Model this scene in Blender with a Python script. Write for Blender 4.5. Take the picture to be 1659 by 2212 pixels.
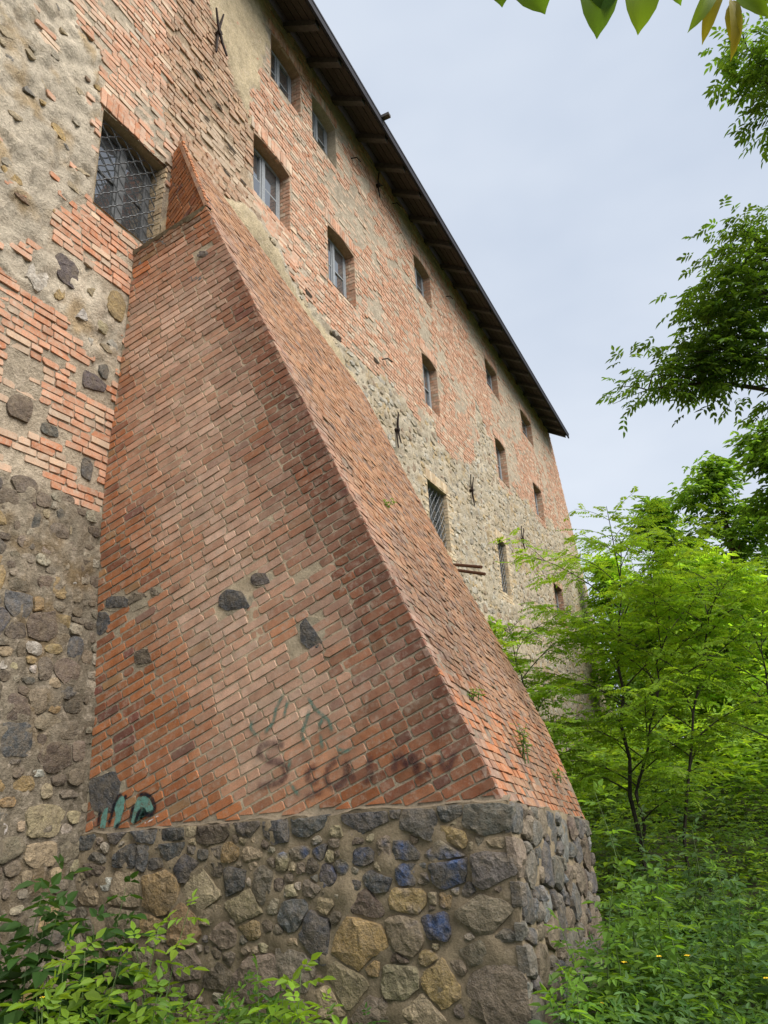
import bpy, math, random
import numpy as np
from mathutils import Matrix, Vector
from mathutils.geometry import delaunay_2d_cdt

# ------------------------------------------------------------------ scene, camera, sky, sun
sc = bpy.context.scene
for o in list(bpy.data.objects):
    bpy.data.objects.remove(o)
COL = sc.collection
EYE = np.array([0.0, 0.0, 1.6])
# rows: world X, Y, Z axes in camera terms (right, down, forward)
RC = np.array([[0.8949017375905154, -0.19339382711301747, -0.40218118764066624],
               [0.44335753590647714, 0.2826161374782678, 0.8506246023903857],
               [-0.05084265347533791, -0.9395354950567036, 0.3386562831487725]])
cam_d = bpy.data.cameras.new('camera')
cam = bpy.data.objects.new('camera', cam_d)
COL.objects.link(cam)
right, down, fwd = RC[:, 0], RC[:, 1], RC[:, 2]
m = Matrix.Identity(4)
for i in range(3):
    m[i][0], m[i][1], m[i][2], m[i][3] = right[i], -down[i], -fwd[i], EYE[i]
cam.matrix_world = m
cam_d.sensor_fit = 'VERTICAL'
cam_d.sensor_height = 36.0
cam_d.lens = 36.0 * 1532.0 / 2212.0
cam_d.clip_start, cam_d.clip_end = 0.05, 2000.0
sc.camera = cam

SUN_EL, SUN_AZ = math.radians(50), math.radians(-14)      # azimuth from +X towards -Y
w = bpy.data.worlds.new('World'); sc.world = w; w.use_nodes = True
nt = w.node_tree; nt.nodes.clear()
out = nt.nodes.new('ShaderNodeOutputWorld'); bg = nt.nodes.new('ShaderNodeBackground')
sky = nt.nodes.new('ShaderNodeTexSky'); sky.sky_type = 'NISHITA'; sky.sun_disc = False
sky.sun_elevation = SUN_EL; sky.sun_rotation = math.radians(90) - SUN_AZ
tc = nt.nodes.new('ShaderNodeTexCoord'); mp = nt.nodes.new('ShaderNodeMapping')
mp.inputs['Scale'].default_value = (1.0, 1.0, 2.2)
nz = nt.nodes.new('ShaderNodeTexNoise'); nz.inputs['Scale'].default_value = 1.7
nz.inputs['Detail'].default_value = 4; nz.inputs['Roughness'].default_value = 0.55
rp = nt.nodes.new('ShaderNodeValToRGB')
rp.color_ramp.elements[0].position = 0.3; rp.color_ramp.elements[0].color = (5.3, 6.05, 7.3, 1)
rp.color_ramp.elements[1].position = 0.72; rp.color_ramp.elements[1].color = (7.1, 7.7, 8.6, 1)
mix = nt.nodes.new('ShaderNodeMix'); mix.data_type = 'RGBA'; mix.inputs[0].default_value = 0.93
L = nt.links.new
L(tc.outputs['Generated'], mp.inputs['Vector']); L(mp.outputs[0], nz.inputs['Vector']); L(nz.outputs['Fac'], rp.inputs[0])
L(sky.outputs[0], mix.inputs[6]); L(rp.outputs[0], mix.inputs[7]); L(mix.outputs[2], bg.inputs[0])
bg.inputs[1].default_value = 0.08
L(bg.outputs[0], out.inputs[0])

sd = bpy.data.lights.new('sun', 'SUN'); sd.energy = 4.0; sd.angle = math.radians(55); sd.color = (1.0, 0.95, 0.87)
sun = bpy.data.objects.new('sun', sd); COL.objects.link(sun)
sdir = Vector((math.cos(SUN_EL) * math.cos(SUN_AZ), math.cos(SUN_EL) * math.sin(SUN_AZ), math.sin(SUN_EL)))
sun.rotation_euler = sdir.to_track_quat('Z', 'Y').to_euler()
sun.location = (20, -20, 40)
vs = sc.view_settings
vs.view_transform = 'Standard'; vs.look = 'None'; vs.exposure = 0.5; vs.gamma = 1.0; vs.use_curve_mapping = False
cy = sc.cycles
cy.max_bounces = 5; cy.diffuse_bounces = 2; cy.glossy_bounces = 2; cy.transmission_bounces = 4; cy.transparent_max_bounces = 8
cy.use_denoising = True

rng = np.random.default_rng(11)
random.seed(5)

# ------------------------------------------------------------------ helpers
def proj(P):
    c = (np.atleast_2d(P) - EYE) @ RC
    z = np.maximum(c[:, 2], 1e-3)
    return 829.5 + 1532 * c[:, 0] / z, 1106 + 1532 * c[:, 1] / z, c[:, 2]

_TAB = np.random.default_rng(12345).random((64, 64, 64)).astype(np.float32).ravel()
def vnoise(p, s=0):
    """value noise from a lattice table"""
    i = np.floor(p).astype(np.int64); f = p - i; f = f * f * (3 - 2 * f)
    i += (s * 17 + 5, s * 29 + 11, s * 41 + 3)
    x0, y0, z0 = (i[:, 0] & 63) << 12, (i[:, 1] & 63) << 6, i[:, 2] & 63
    x1, y1, z1 = ((i[:, 0] + 1) & 63) << 12, ((i[:, 1] + 1) & 63) << 6, (i[:, 2] + 1) & 63
    fx, fy, fz = f[:, 0], f[:, 1], f[:, 2]
    a = _TAB[x0 + y0 + z0] * (1 - fz) + _TAB[x0 + y0 + z1] * fz
    b = _TAB[x0 + y1 + z0] * (1 - fz) + _TAB[x0 + y1 + z1] * fz
    c = _TAB[x1 + y0 + z0] * (1 - fz) + _TAB[x1 + y0 + z1] * fz
    d = _TAB[x1 + y1 + z0] * (1 - fz) + _TAB[x1 + y1 + z1] * fz
    return (a * (1 - fy) + b * fy) * (1 - fx) + (c * (1 - fy) + d * fy) * fx

def fbm(p, s=0, octv=4):
    p = np.asarray(p, float); r = 0; a = 0.5
    for o in range(octv):
        r = r + a * vnoise(p, s + o); p = p * 2.03; a *= 0.5
    return r / (1 - 0.5 ** octv)          # 0..1

from mathutils import noise as mn
def fbm1(x, y, z, s=0, octv=3):
    v = Vector((x + s * 3.7, y - s * 1.3, z + s * 0.9)); r = 0.0; a = 0.5
    for o in range(octv):
        r += a * mn.noise(v); v = v * 2.03; a *= 0.5
    return 0.5 + 0.75 * r

def make_mesh(name, V, loops, totals, mat, col=None, smooth=False):
    me = bpy.data.meshes.new(name)
    V = np.asarray(V, np.float32); loops = np.asarray(loops, np.int32); totals = np.asarray(totals, np.int32)
    me.vertices.add(len(V)); me.vertices.foreach_set('co', V.ravel())
    me.loops.add(len(loops)); me.loops.foreach_set('vertex_index', loops)
    me.polygons.add(len(totals))
    st = np.zeros(len(totals), np.int32); st[1:] = np.cumsum(totals)[:-1]
    me.polygons.foreach_set('loop_start', st)
    me.polygons.foreach_set('loop_total', totals)
    me.polygons.foreach_set('use_smooth', np.full(len(totals), bool(smooth)))
    me.update(calc_edges=True)
    if col is not None:
        a = me.color_attributes.new('Col', 'FLOAT_COLOR', 'POINT')
        c = np.ones((len(V), 4), np.float32); c[:, :col.shape[1]] = col
        a.data.foreach_set('color', c.ravel())
    if mat is not None:
        me.materials.append(mat)
    return me

class Acc:
    """collects pieces (vertices, faces, colour) for one mesh"""
    def __init__(s): s.V = []; s.L = []; s.T = []; s.C = []; s.n = 0
    def add(s, V, F, col=(1, 1, 1)):
        V = np.asarray(V, float)
        for f in F:
            s.L.extend(i + s.n for i in f); s.T.append(len(f))
        s.V.append(V); s.n += len(V)
        c = np.asarray(col, float)
        s.C.append(np.broadcast_to(c, (len(V), 3)) if c.ndim == 1 else c)
    def adda(s, V, Farr, col):
        """arrays: Farr (m,k)"""
        s.V.append(V); s.L.extend((Farr + s.n).ravel().tolist()); s.T.extend([Farr.shape[1]] * len(Farr)); s.n += len(V)
        s.C.append(np.broadcast_to(np.asarray(col, float), (len(V), 3)))
    def mesh(s, name, mat, smooth=False):
        return make_mesh(name, np.concatenate(s.V), s.L, s.T, mat, np.concatenate(s.C), smooth)
    def box(s, lo, hi, col=(1, 1, 1)):
        x0, y0, z0 = lo; x1, y1, z1 = hi
        s.add([(x0, y0, z0), (x1, y0, z0), (x1, y1, z0), (x0, y1, z0), (x0, y0, z1), (x1, y0, z1), (x1, y1, z1), (x0, y1, z1)],
              [(0, 3, 2, 1), (4, 5, 6, 7), (0, 1, 5, 4), (1, 2, 6, 5), (2, 3, 7, 6), (3, 0, 4, 7)], col)
    def tube(s, P, R, n=6, col=(1, 1, 1), cap=True):
        P = np.asarray(P, float); k = len(P); R = np.broadcast_to(R, (k,))
        T = np.gradient(P, axis=0); T /= np.linalg.norm(T, axis=1)[:, None] + 1e-9
        ref = np.array([0, 0, 1.0]) if abs(T[0, 2]) < 0.9 else np.array([1.0, 0, 0])
        V = []
        for i in range(k):
            u = np.cross(T[i], ref); u /= np.linalg.norm(u) + 1e-9; v = np.cross(T[i], u)
            for j in range(n):
                a = 2 * math.pi * j / n
                V.append(P[i] + R[i] * (math.cos(a) * u + math.sin(a) * v))
        F = [(i * n + j, i * n + (j + 1) % n, (i + 1) * n + (j + 1) % n, (i + 1) * n + j) for i in range(k - 1) for j in range(n)]
        if cap: F += [tuple(range(n - 1, -1, -1)), tuple(range((k - 1) * n, k * n))]
        s.add(V, F, col)

def link(o, parent=None):
    COL.objects.link(o)
    if parent is not None:
        o.parent = parent
        if parent.type == 'EMPTY':       # parts are modelled in world coordinates
            o.matrix_parent_inverse = Matrix.Translation(-parent.location)
    return o

def obj(name, me, parent=None):
    return link(bpy.data.objects.new(name, me), parent)

def thing(name, label, cat, loc, group=None):
    o = bpy.data.objects.new(name, None); o.empty_display_size = 0.3
    o.location = loc; COL.objects.link(o)
    o['label'] = label; o['category'] = cat
    if group: o['group'] = group
    return o

def struct(o): o['kind'] = 'structure'; return o
def stuff(o, label=None, cat=None):
    o['kind'] = 'stuff'
    if label: o['label'] = label
    if cat: o['category'] = cat
    return o

# ------------------------------------------------------------------ materials
def new_mat(name):
    mt = bpy.data.materials.new(name); mt.use_nodes = True
    n = mt.node_tree.nodes; n.clear()
    o = n.new('ShaderNodeOutputMaterial'); b = n.new('ShaderNodeBsdfPrincipled')
    mt.node_tree.links.new(b.outputs[0], o.inputs[0])
    b.inputs['Specular IOR Level'].default_value = 0.25
    return mt, n, mt.node_tree.links.new, b, o

def noise_node(n, L, vec, scale, detail=4, rough=0.6):
    q = n.new('ShaderNodeTexNoise'); q.inputs['Scale'].default_value = scale
    q.inputs['Detail'].default_value = detail; q.inputs['Roughness'].default_value = rough
    L(vec, q.inputs['Vector']); return q

def ramp(n, L, src, stops):
    r = n.new('ShaderNodeValToRGB'); e = r.color_ramp.elements
    while len(e) < len(stops): e.new(0.5)
    for i, (p, c) in enumerate(stops):
        e[i].position = p; e[i].color = (c, c, c, 1) if not isinstance(c, tuple) else (*c, 1)
    L(src, r.inputs[0]); return r

def mixc(n, L, fac, a, b, mode='MIX'):
    x = n.new('ShaderNodeMix'); x.data_type = 'RGBA'; x.blend_type = mode
    for i, v in ((0, fac), (6, a), (7, b)):
        if isinstance(v, (int, float)): x.inputs[i].default_value = v
        elif isinstance(v, tuple): x.inputs[i].default_value = (*v, 1)
        else: L(v, x.inputs[i])
    return x.outputs[2]

def masonry(name, tint_stops, fine=70.0, mid=9.0, bump=0.5, dist=0.006, rough=0.92, speck=None, lime=0.0, grime=0.0, midw=1.6, dust=0.0, dustc=(0.24, 0.19, 0.13)):
    """colour attribute, mottled by procedural grain, with fine relief"""
    mt, n, L, b, o = new_mat(name)
    g = n.new('ShaderNodeNewGeometry'); at = n.new('ShaderNodeAttribute'); at.attribute_name = 'Col'
    nf = noise_node(n, L, g.outputs['Position'], fine, 5, 0.7)
    nm = noise_node(n, L, g.outputs['Position'], mid, 4, 0.6)
    r1 = ramp(n, L, nf.outputs['Fac'], [(0.25, tint_stops[0]), (0.75, tint_stops[1])])
    c = mixc(n, L, 1.0, at.outputs['Color'], r1.outputs[0], 'MULTIPLY')
    r2 = ramp(n, L, nm.outputs['Fac'], [(0.3, 0.82), (0.7, 1.16)])
    c = mixc(n, L, 1.0, c, r2.outputs[0], 'MULTIPLY')
    if speck:
        ns = noise_node(n, L, g.outputs['Position'], speck[0], 2, 0.5)
        r3 = ramp(n, L, ns.outputs['Fac'], [(0.56, 0.0), (0.7, speck[1])])
        c = mixc(n, L, r3.outputs[0], c, speck[2])
    if lime:
        nl = noise_node(n, L, g.outputs['Position'], 16.0, 6, 0.7)
        r4 = ramp(n, L, nl.outputs['Fac'], [(0.52, 0.0), (0.68, lime)])
        c = mixc(n, L, r4.outputs[0], c, (0.56, 0.47, 0.38))
    if grime:
        ng = noise_node(n, L, g.outputs['Position'], 5.0, 6, 0.7)
        r5 = ramp(n, L, ng.outputs['Fac'], [(0.55, 0.0), (0.72, grime)])
        c = mixc(n, L, r5.outputs[0], c, (0.055, 0.042, 0.03))
    if dust:
        nd = noise_node(n, L, g.outputs['Position'], 11.0, 6, 0.75)
        r6 = ramp(n, L, nd.outputs['Fac'], [(0.42, 0.0), (0.66, dust)])
        c = mixc(n, L, r6.outputs[0], c, dustc)
    L(c, b.inputs['Base Color'])
    b.inputs['Roughness'].default_value = rough
    bp = n.new('ShaderNodeBump'); bp.inputs['Strength'].default_value = bump; bp.inputs['Distance'].default_value = dist
    ad = n.new('ShaderNodeMath'); ad.operation = 'MULTIPLY_ADD'; ad.inputs[1].default_value = midw
    L(nm.outputs['Fac'], ad.inputs[0]); L(nf.outputs['Fac'], ad.inputs[2])
    L(ad.outputs[0], bp.inputs['Height']); L(bp.outputs[0], b.inputs['Normal'])
    return mt

M = {}
M['brick'] = masonry('brick', (0.70, 1.3), 75, 10, 0.5, 0.004, 0.9, None, 0.6, 0.25, 0.25, 0.55, (0.50, 0.41, 0.31))
M['brick_side'] = masonry('brick_side', (0.72, 1.28), 80, 9, 0.5, 0.004, 0.88, None, 0.42, 0.28, 0.25, 0.25, (0.40, 0.32, 0.23))
M['mortar'] = masonry('mortar', (0.68, 1.3), 55, 9, 0.9, 0.008, 0.97, None, 0.15, 0.15, 0.8)
M['plaster'] = masonry('plaster', (0.62, 1.34), 38, 8, 1.0, 0.024, 0.97, None, 0.4, 0.2, 1.2)
M['stone'] = masonry('stone', (0.5, 1.5), 42, 15, 1.0, 0.022, 0.9, (130.0, 0.35, (0.33, 0.32, 0.30)), 0.16, 0.3, 0.9, 0.6)
M['paving'] = masonry('soil', (0.6, 1.3), 12, 1.5, 0.8, 0.02, 1.0)

def leaf_mat(name, trans=0.58, gloss=0.5):
    mt, n, L, b, o = new_mat(name)
    at = n.new('ShaderNodeAttribute'); at.attribute_name = 'Col'
    L(at.outputs['Color'], b.inputs['Base Color'])
    b.inputs['Roughness'].default_value = gloss; b.inputs['Specular IOR Level'].default_value = 0.3
    t = n.new('ShaderNodeBsdfTranslucent')
    c = mixc(n, L, 1.0, at.outputs['Color'], (1.5, 1.4, 0.5), 'MULTIPLY')
    L(c, t.inputs['Color'])
    x = n.new('ShaderNodeMixShader'); x.inputs[0].default_value = trans
    L(b.outputs[0], x.inputs[1]); L(t.outputs[0], x.inputs[2]); L(x.outputs[0], o.inputs[0])
    return mt
M['leaf'] = leaf_mat('leaf')
M['bark'] = masonry('bark', (0.6, 1.3), 40, 8, 0.8, 0.01, 0.95)

def plain(name, col, rough=0.6, metal=0.0, var=0.15, scale=20.0, stretch=None):
    mt, n, L, b, o = new_mat(name)
    g = n.new('ShaderNodeNewGeometry'); v = g.outputs['Position']
    if stretch:
        q = n.new('ShaderNodeMapping'); q.inputs['Scale'].default_value = stretch; L(v, q.inputs['Vector']); v = q.outputs[0]
    nn = noise_node(n, L, v, scale, 5, 0.65)
    r = ramp(n, L, nn.outputs['Fac'], [(0.25, tuple(c * (1 - 2 * var) for c in col)), (0.75, tuple(c * (1 + 2 * var) for c in col))])
    L(r.outputs[0], b.inputs['Base Color']); b.inputs['Roughness'].default_value = rough; b.inputs['Metallic'].default_value = metal
    bp = n.new('ShaderNodeBump'); bp.inputs['Strength'].default_value = 0.4; bp.inputs['Distance'].default_value = 0.004
    L(nn.outputs['Fac'], bp.inputs['Height']); L(bp.outputs[0], b.inputs['Normal'])
    return mt
M['frame'] = plain('window_wood', (0.27, 0.285, 0.30), 0.7, 0, 0.14, 30)
M['frame_dark'] = plain('grilled_window_wood', (0.13, 0.135, 0.14), 0.7, 0, 0.14, 30)
M['timber'] = plain('old_timber', (0.062, 0.052, 0.042), 0.9, 0, 0.25, 14, (6, 0.7, 6))
M['rafter'] = plain('rafter_timber', (0.088, 0.08, 0.072), 0.85, 0, 0.2, 14)
M['tar'] = plain('roof_edge', (0.022, 0.022, 0.03), 0.7, 0, 0.2, 10)
M['iron'] = plain('rusted_iron', (0.035, 0.024, 0.02), 0.8, 0.3, 0.3, 40)
M['rust'] = plain('rust', (0.10, 0.045, 0.025), 0.85, 0.2, 0.3, 40)
M['steel'] = plain('grille_steel', (0.14, 0.145, 0.15), 0.5, 0.6, 0.2, 50)
M['dark'] = plain('dark_room', (0.03, 0.028, 0.026), 0.95, 0, 0.1, 3)
mt, n, L, b, o = new_mat('window_glass')
b.inputs['Base Color'].default_value = (0.07, 0.075, 0.08, 1); b.inputs['Roughness'].default_value = 0.03
b.inputs['Specular IOR Level'].default_value = 1.0; b.inputs['Coat Weight'].default_value = 1.0; b.inputs['Coat IOR'].default_value = 1.7
g = n.new('ShaderNodeNewGeometry'); q = noise_node(n, L, g.outputs['Position'], 2.5, 2, 0.5)
bp = n.new('ShaderNodeBump'); bp.inputs['Strength'].default_value = 0.12; bp.inputs['Distance'].default_value = 0.05
L(q.outputs['Fac'], bp.inputs['Height']); L(bp.outputs[0], b.inputs['Normal'])
M['glass'] = mt

def paint_mat(name, col, dens, nscale=30.0):
    """worn spray paint: thin, broken up, soft at the stroke edges"""
    mt, n, L, b, o = new_mat(name)
    at = n.new('ShaderNodeAttribute'); at.attribute_name = 'Col'
    g = n.new('ShaderNodeNewGeometry'); q = noise_node(n, L, g.outputs['Position'], nscale, 5, 0.7)
    r = ramp(n, L, q.outputs['Fac'], [(0.3, 0.25), (0.6, 1.0)])
    a = n.new('ShaderNodeMath'); a.operation = 'MULTIPLY'; L(at.outputs['Fac'], a.inputs[0]); L(r.outputs[0], a.inputs[1])
    a2 = n.new('ShaderNodeMath'); a2.operation = 'MULTIPLY'; a2.inputs[1].default_value = dens; L(a.outputs[0], a2.inputs[0])
    a2.use_clamp = True
    b.inputs['Base Color'].default_value = (*col, 1); b.inputs['Roughness'].default_value = 0.7
    t = n.new('ShaderNodeBsdfTransparent'); x = n.new('ShaderNodeMixShader')
    L(a2.outputs[0], x.inputs[0]); L(t.outputs[0], x.inputs[1]); L(b.outputs[0], x.inputs[2]); L(x.outputs[0], o.inputs[0])
    return mt
M['paint_dark'] = paint_mat('spray_dark', (0.045, 0.02, 0.032), 0.62)
M['paint_teal'] = paint_mat('spray_teal', (0.10, 0.22, 0.18), 0.8)
M['paint_mint'] = paint_mat('spray_mint', (0.15, 0.33, 0.28), 1.15, 26)
M['paint_black'] = paint_mat('spray_black', (0.012, 0.013, 0.02), 1.2)
M['paint_white'] = paint_mat('chalk_white', (0.75, 0.72, 0.7), 1.5)

# ------------------------------------------------------------------ masonry pieces
def in_poly(x, y, P):
    r = False; n = len(P); j = n - 1
    for i in range(n):
        xi, yi = P[i]; xj, yj = P[j]
        if (yi > y) != (yj > y) and x < (xj - xi) * (y - yi) / (yj - yi + 1e-12) + xi: r = not r
        j = i
    return r

def clip_half(P, a, b, c):
    """keep a*x+b*y<=c"""
    R = []
    n = len(P)
    for i in range(n):
        p, q = P[i], P[(i + 1) % n]
        dp, dq = a * p[0] + b * p[1] - c, a * q[0] + b * q[1] - c
        if dp <= 0: R.append(p)
        if (dp < 0 < dq) or (dq < 0 < dp):
            t = dp / (dp - dq); R.append((p[0] + t * (q[0] - p[0]), p[1] + t * (q[1] - p[1])))
    return R

def area(P):
    x = np.array([p[0] for p in P]); y = np.array([p[1] for p in P])
    return 0.5 * float(np.dot(x, np.roll(y, -1)) - np.dot(y, np.roll(x, -1)))

def brick_outline(q, r=0.012, jit=0.003, chip=0.08):
    """q: four corners (2D); softened, slightly uneven, now and then a chipped corner"""
    out = []
    for i in range(4):
        p0, p, p1 = np.array(q[i - 1]), np.array(q[i]), np.array(q[(i + 1) % 4])
        rr = r * random.uniform(0.4, 1.3)
        if random.random() < chip: rr *= random.uniform(2, 3.5)
        a = p0 - p; la = np.linalg.norm(a) + 1e-9; b_ = p1 - p; lb = np.linalg.norm(b_) + 1e-9
        out.append(p + a / la * min(rr, 0.4 * la) + np.random.uniform(-jit, jit, 2))
        out.append(p + b_ / lb * min(rr, 0.4 * lb) + np.random.uniform(-jit, jit, 2))
    return [tuple(x) for x in out]

def piece(poly, O, U, V, N, proud, inset=0.004, sunk=0.03, tilt=0.004):
    """flat-faced block: outline poly in the (U,V) plane at O, its face proud along N, chamfered"""
    P = np.array(poly, float); c = P.mean(0); n = len(P)
    dd = P - c; ln = np.linalg.norm(dd, axis=1)[:, None] + 1e-9
    Pin = c + dd * (1 - inset / np.maximum(ln, inset * 2))
    tx, ty = np.random.uniform(-tilt, tilt, 2)
    ext = max(ln.max(), 0.01)
    def lift(Q, h):
        k = h if np.isscalar(h) else h[:, None]
        return O + Q[:, :1] * U + Q[:, 1:2] * V + N * k
    hin = proud + ((Pin - c)[:, 0] * tx + (Pin - c)[:, 1] * ty) / ext
    W = np.concatenate([lift(P, -sunk), lift(P, hin - inset * 0.8), lift(Pin, hin)])
    F = []
    for i in range(n):
        j = (i + 1) % n
        F.append((i, j, n + j, n + i)); F.append((n + i, n + j, 2 * n + j, 2 * n + i))
    F.append(tuple(range(2 * n, 3 * n)))
    return W, F

def slab(poly, O, U, V, N, proud, inset=0.005, sunk=0.02):
    """cheap block for far masonry"""
    P = np.array(poly, float); c = P.mean(0); n = len(P); dd = P - c
    ln = np.linalg.norm(dd, axis=1)[:, None] + 1e-9
    Pin = c + dd * (1 - inset / np.maximum(ln, inset * 2))
    W = np.concatenate([O + P[:, :1] * U + P[:, 1:2] * V - N * sunk, O + Pin[:, :1] * U + Pin[:, 1:2] * V + N * proud])
    F = [(i, (i + 1) % n, n + (i + 1) % n, n + i) for i in range(n)] + [tuple(range(n, 2 * n))]
    return W, F

def rock(poly, O, U, V, N, proud, m=20, rings=5, seed=0, rough=0.012, flat=0.5, packed=False):
    """rubble stone: angular outline, broken face made of a few facets"""
    P = np.array(poly, float)
    if area(P) < 0: P = P[::-1]
    R0 = random.Random(seed * 7 + 1); c0 = P.mean(0)
    if len(P) >= 7 and not packed:
        drop = set(R0.sample(range(len(P)), R0.choice([1, 2, 2, 3]))); P = np.array([q for i_, q in enumerate(P) if i_ not in drop])
    P = c0 + (P - c0) * np.array([[R0.uniform(0.95, 1.05)] for _ in P])
    seg = np.roll(P, -1, 0) - P; ls = np.linalg.norm(seg, axis=1); cum = np.concatenate([[0], np.cumsum(ls)])
    t = np.linspace(0, cum[-1], m, endpoint=False)
    i = np.minimum(np.searchsorted(cum, t, 'right') - 1, len(P) - 1)
    Q = P[i] + seg[i] * ((t - cum[i]) / (ls[i] + 1e-9))[:, None]
    c = Q.mean(0); size = math.sqrt(abs(area(P))) + 1e-6
    nv = fbm(np.column_stack([Q * (3.0 / size), np.full(m, seed * 1.7)]), seed % 50, 3)[:, None] - 0.5
    Q = c + (Q - c) * (1 + (0.34 if not packed else 0.32) * nv)
    # a sunk skirt, a shoulder, then an irregular net of points over the face
    sh = c + (Q - c) * 0.955
    ni = max(3, int(m * (0.4 if rings < 5 else 1.0))); lo, hi = sh.min(0), sh.max(0); inner = []
    tries = 0
    while len(inner) < ni and tries < ni * 6:
        tries += 1; x, y = R0.uniform(lo[0], hi[0]), R0.uniform(lo[1], hi[1])
        if in_poly((x - c[0]) / 0.9 + c[0], (y - c[1]) / 0.9 + c[1], sh): inner.append((x, y))
    pts2 = [Vector((float(q[0]), float(q[1]))) for q in sh] + [Vector(q) for q in inner]
    vc, _e, fc, ov, _oe, _of = delaunay_2d_cdt(pts2, [], [list(range(m))], 1, 1e-6)
    X2 = np.array([(v[0], v[1]) for v in vc])
    W = np.empty((m + len(X2), 3)); W[:m, :2] = Q; W[:m, 2] = -0.03
    W[m:, :2] = X2
    X_ = (X2 - c) / size
    fac = np.full(len(X_), 9.0)
    for _ in range(4):
        an = R0.uniform(0, 6.28); g = R0.uniform(0.2, 1.0) * flat
        fac = np.minimum(fac, 1.0 + R0.uniform(0, 0.3) + g * (X_[:, 0] * math.cos(an) + X_[:, 1] * math.sin(an)))
    h = proud * np.clip(fac, 0.3, 1.7)
    h += (fbm(np.column_stack([X2 * 30, np.full(len(X_), seed * 3.1)]), seed % 40, 2) - 0.5) * rough * 2.2
    back = {}
    for i_, src in enumerate(ov):
        for k_ in src: back[k_] = i_
    rim = [back.get(i_, i_) for i_ in range(m)]
    for i_ in rim: h[i_] *= 0.72
    W[m:, 2] = h
    F = [(i_, (i_ + 1) % m, m + rim[(i_ + 1) % m], m + rim[i_]) for i_ in range(m)]
    for f in fc:
        f = list(f)
        if len(f) == 3:
            ar = np.cross(X2[f[1]] - X2[f[0]], X2[f[2]] - X2[f[0]])
            F.append(tuple(m + q for q in (f if ar > 0 else f[::-1])))
    return O + W[:, :1] * U + W[:, 1:2] * V + W[:, 2:3] * N, F

def pebble(pts, O, U, V, N, proud):
    """far rubble stone: outline, shoulder ring, crown"""
    P = np.array(pts, float); c = P.mean(0); m = len(P)
    j = np.random.uniform(-1, 1, (m, 2))
    W = np.empty((2 * m + 1, 3)); W[:m, :2] = P; W[:m, 2] = -0.02
    W[m:2 * m, :2] = c + (P - c) * (0.66 + 0.12 * j[:, :1]); W[m:2 * m, 2] = proud * (0.85 + 0.4 * j[:, 1])
    W[2 * m] = (c[0], c[1], proud * random.uniform(0.6, 1.3))
    F = []
    for i in range(m):
        k = (i + 1) % m; F.append((i, k, m + k, m + i)); F.append((m + i, m + k, 2 * m))
    return O + W[:, :1] * U + W[:, 1:2] * V + W[:, 2:3] * N, F

def pack(items, scale=1.4, gap=0.007):
    """items: (x, y, rx, ry); grows each stone's outline until it meets its neighbours, like fitted rubble"""
    out = []; n = len(items); I_ = np.array([(q[0], q[1], q[2], q[3]) for q in items])
    for i in range(n):
        x, y, rx, ry = I_[i]
        P = []
        for k in range(10):
            t = 2 * math.pi * (k + 0.5) / 10; ca, sa = math.cos(t), math.sin(t); w_ = scale * random.uniform(0.9, 1.08)
            P.append((x + rx * w_ * math.copysign(abs(ca) ** 0.75, ca), y + ry * w_ * math.copysign(abs(sa) ** 0.75, sa)))
        d = I_[:, :2] - I_[i, :2]; R_ = np.hypot(d[:, 0], d[:, 1])
        for j in np.argsort(R_)[1:22]:
            if R_[j] > 1.6 * (max(rx, ry) + max(I_[j, 2], I_[j, 3])): continue
            u = d[j] / (R_[j] + 1e-9)
            ri = 1 / math.hypot(u[0] / rx, u[1] / ry); rj = 1 / math.hypot(u[0] / I_[j, 2], u[1] / I_[j, 3])
            m_ = R_[j] * ri / (ri + rj) - gap
            P = clip_half(P, u[0], u[1], u[0] * x + u[1] * y + m_)
            if len(P) < 3: break
        out.append(P)
    return out

def orient(F, U, V, N):
    """outlines run counter-clockwise in (U,V): flip when U x V points against N"""
    if np.dot(np.cross(U, V), N) < 0:
        return [tuple(reversed(f)) for f in F]
    return F

STONE_COL = {'G': (0.088, 0.088, 0.092), 'D': (0.118, 0.110, 0.098), 'B': (0.185, 0.150, 0.110), 'K': (0.115, 0.09, 0.068),
             'O': (0.32, 0.222, 0.105), 'T': (0.325, 0.262, 0.165), 'W': (0.42, 0.39, 0.34), 'P': (0.13, 0.11, 0.105),
             'S': (0.18, 0.18, 0.178), 'M': (0.34, 0.29, 0.22)}
def stone_colour(k):
    c = np.array(STONE_COL[k]); return tuple(c * random.uniform(0.8, 1.22) * (1 + np.random.uniform(-0.05, 0.05, 3)))


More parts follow.
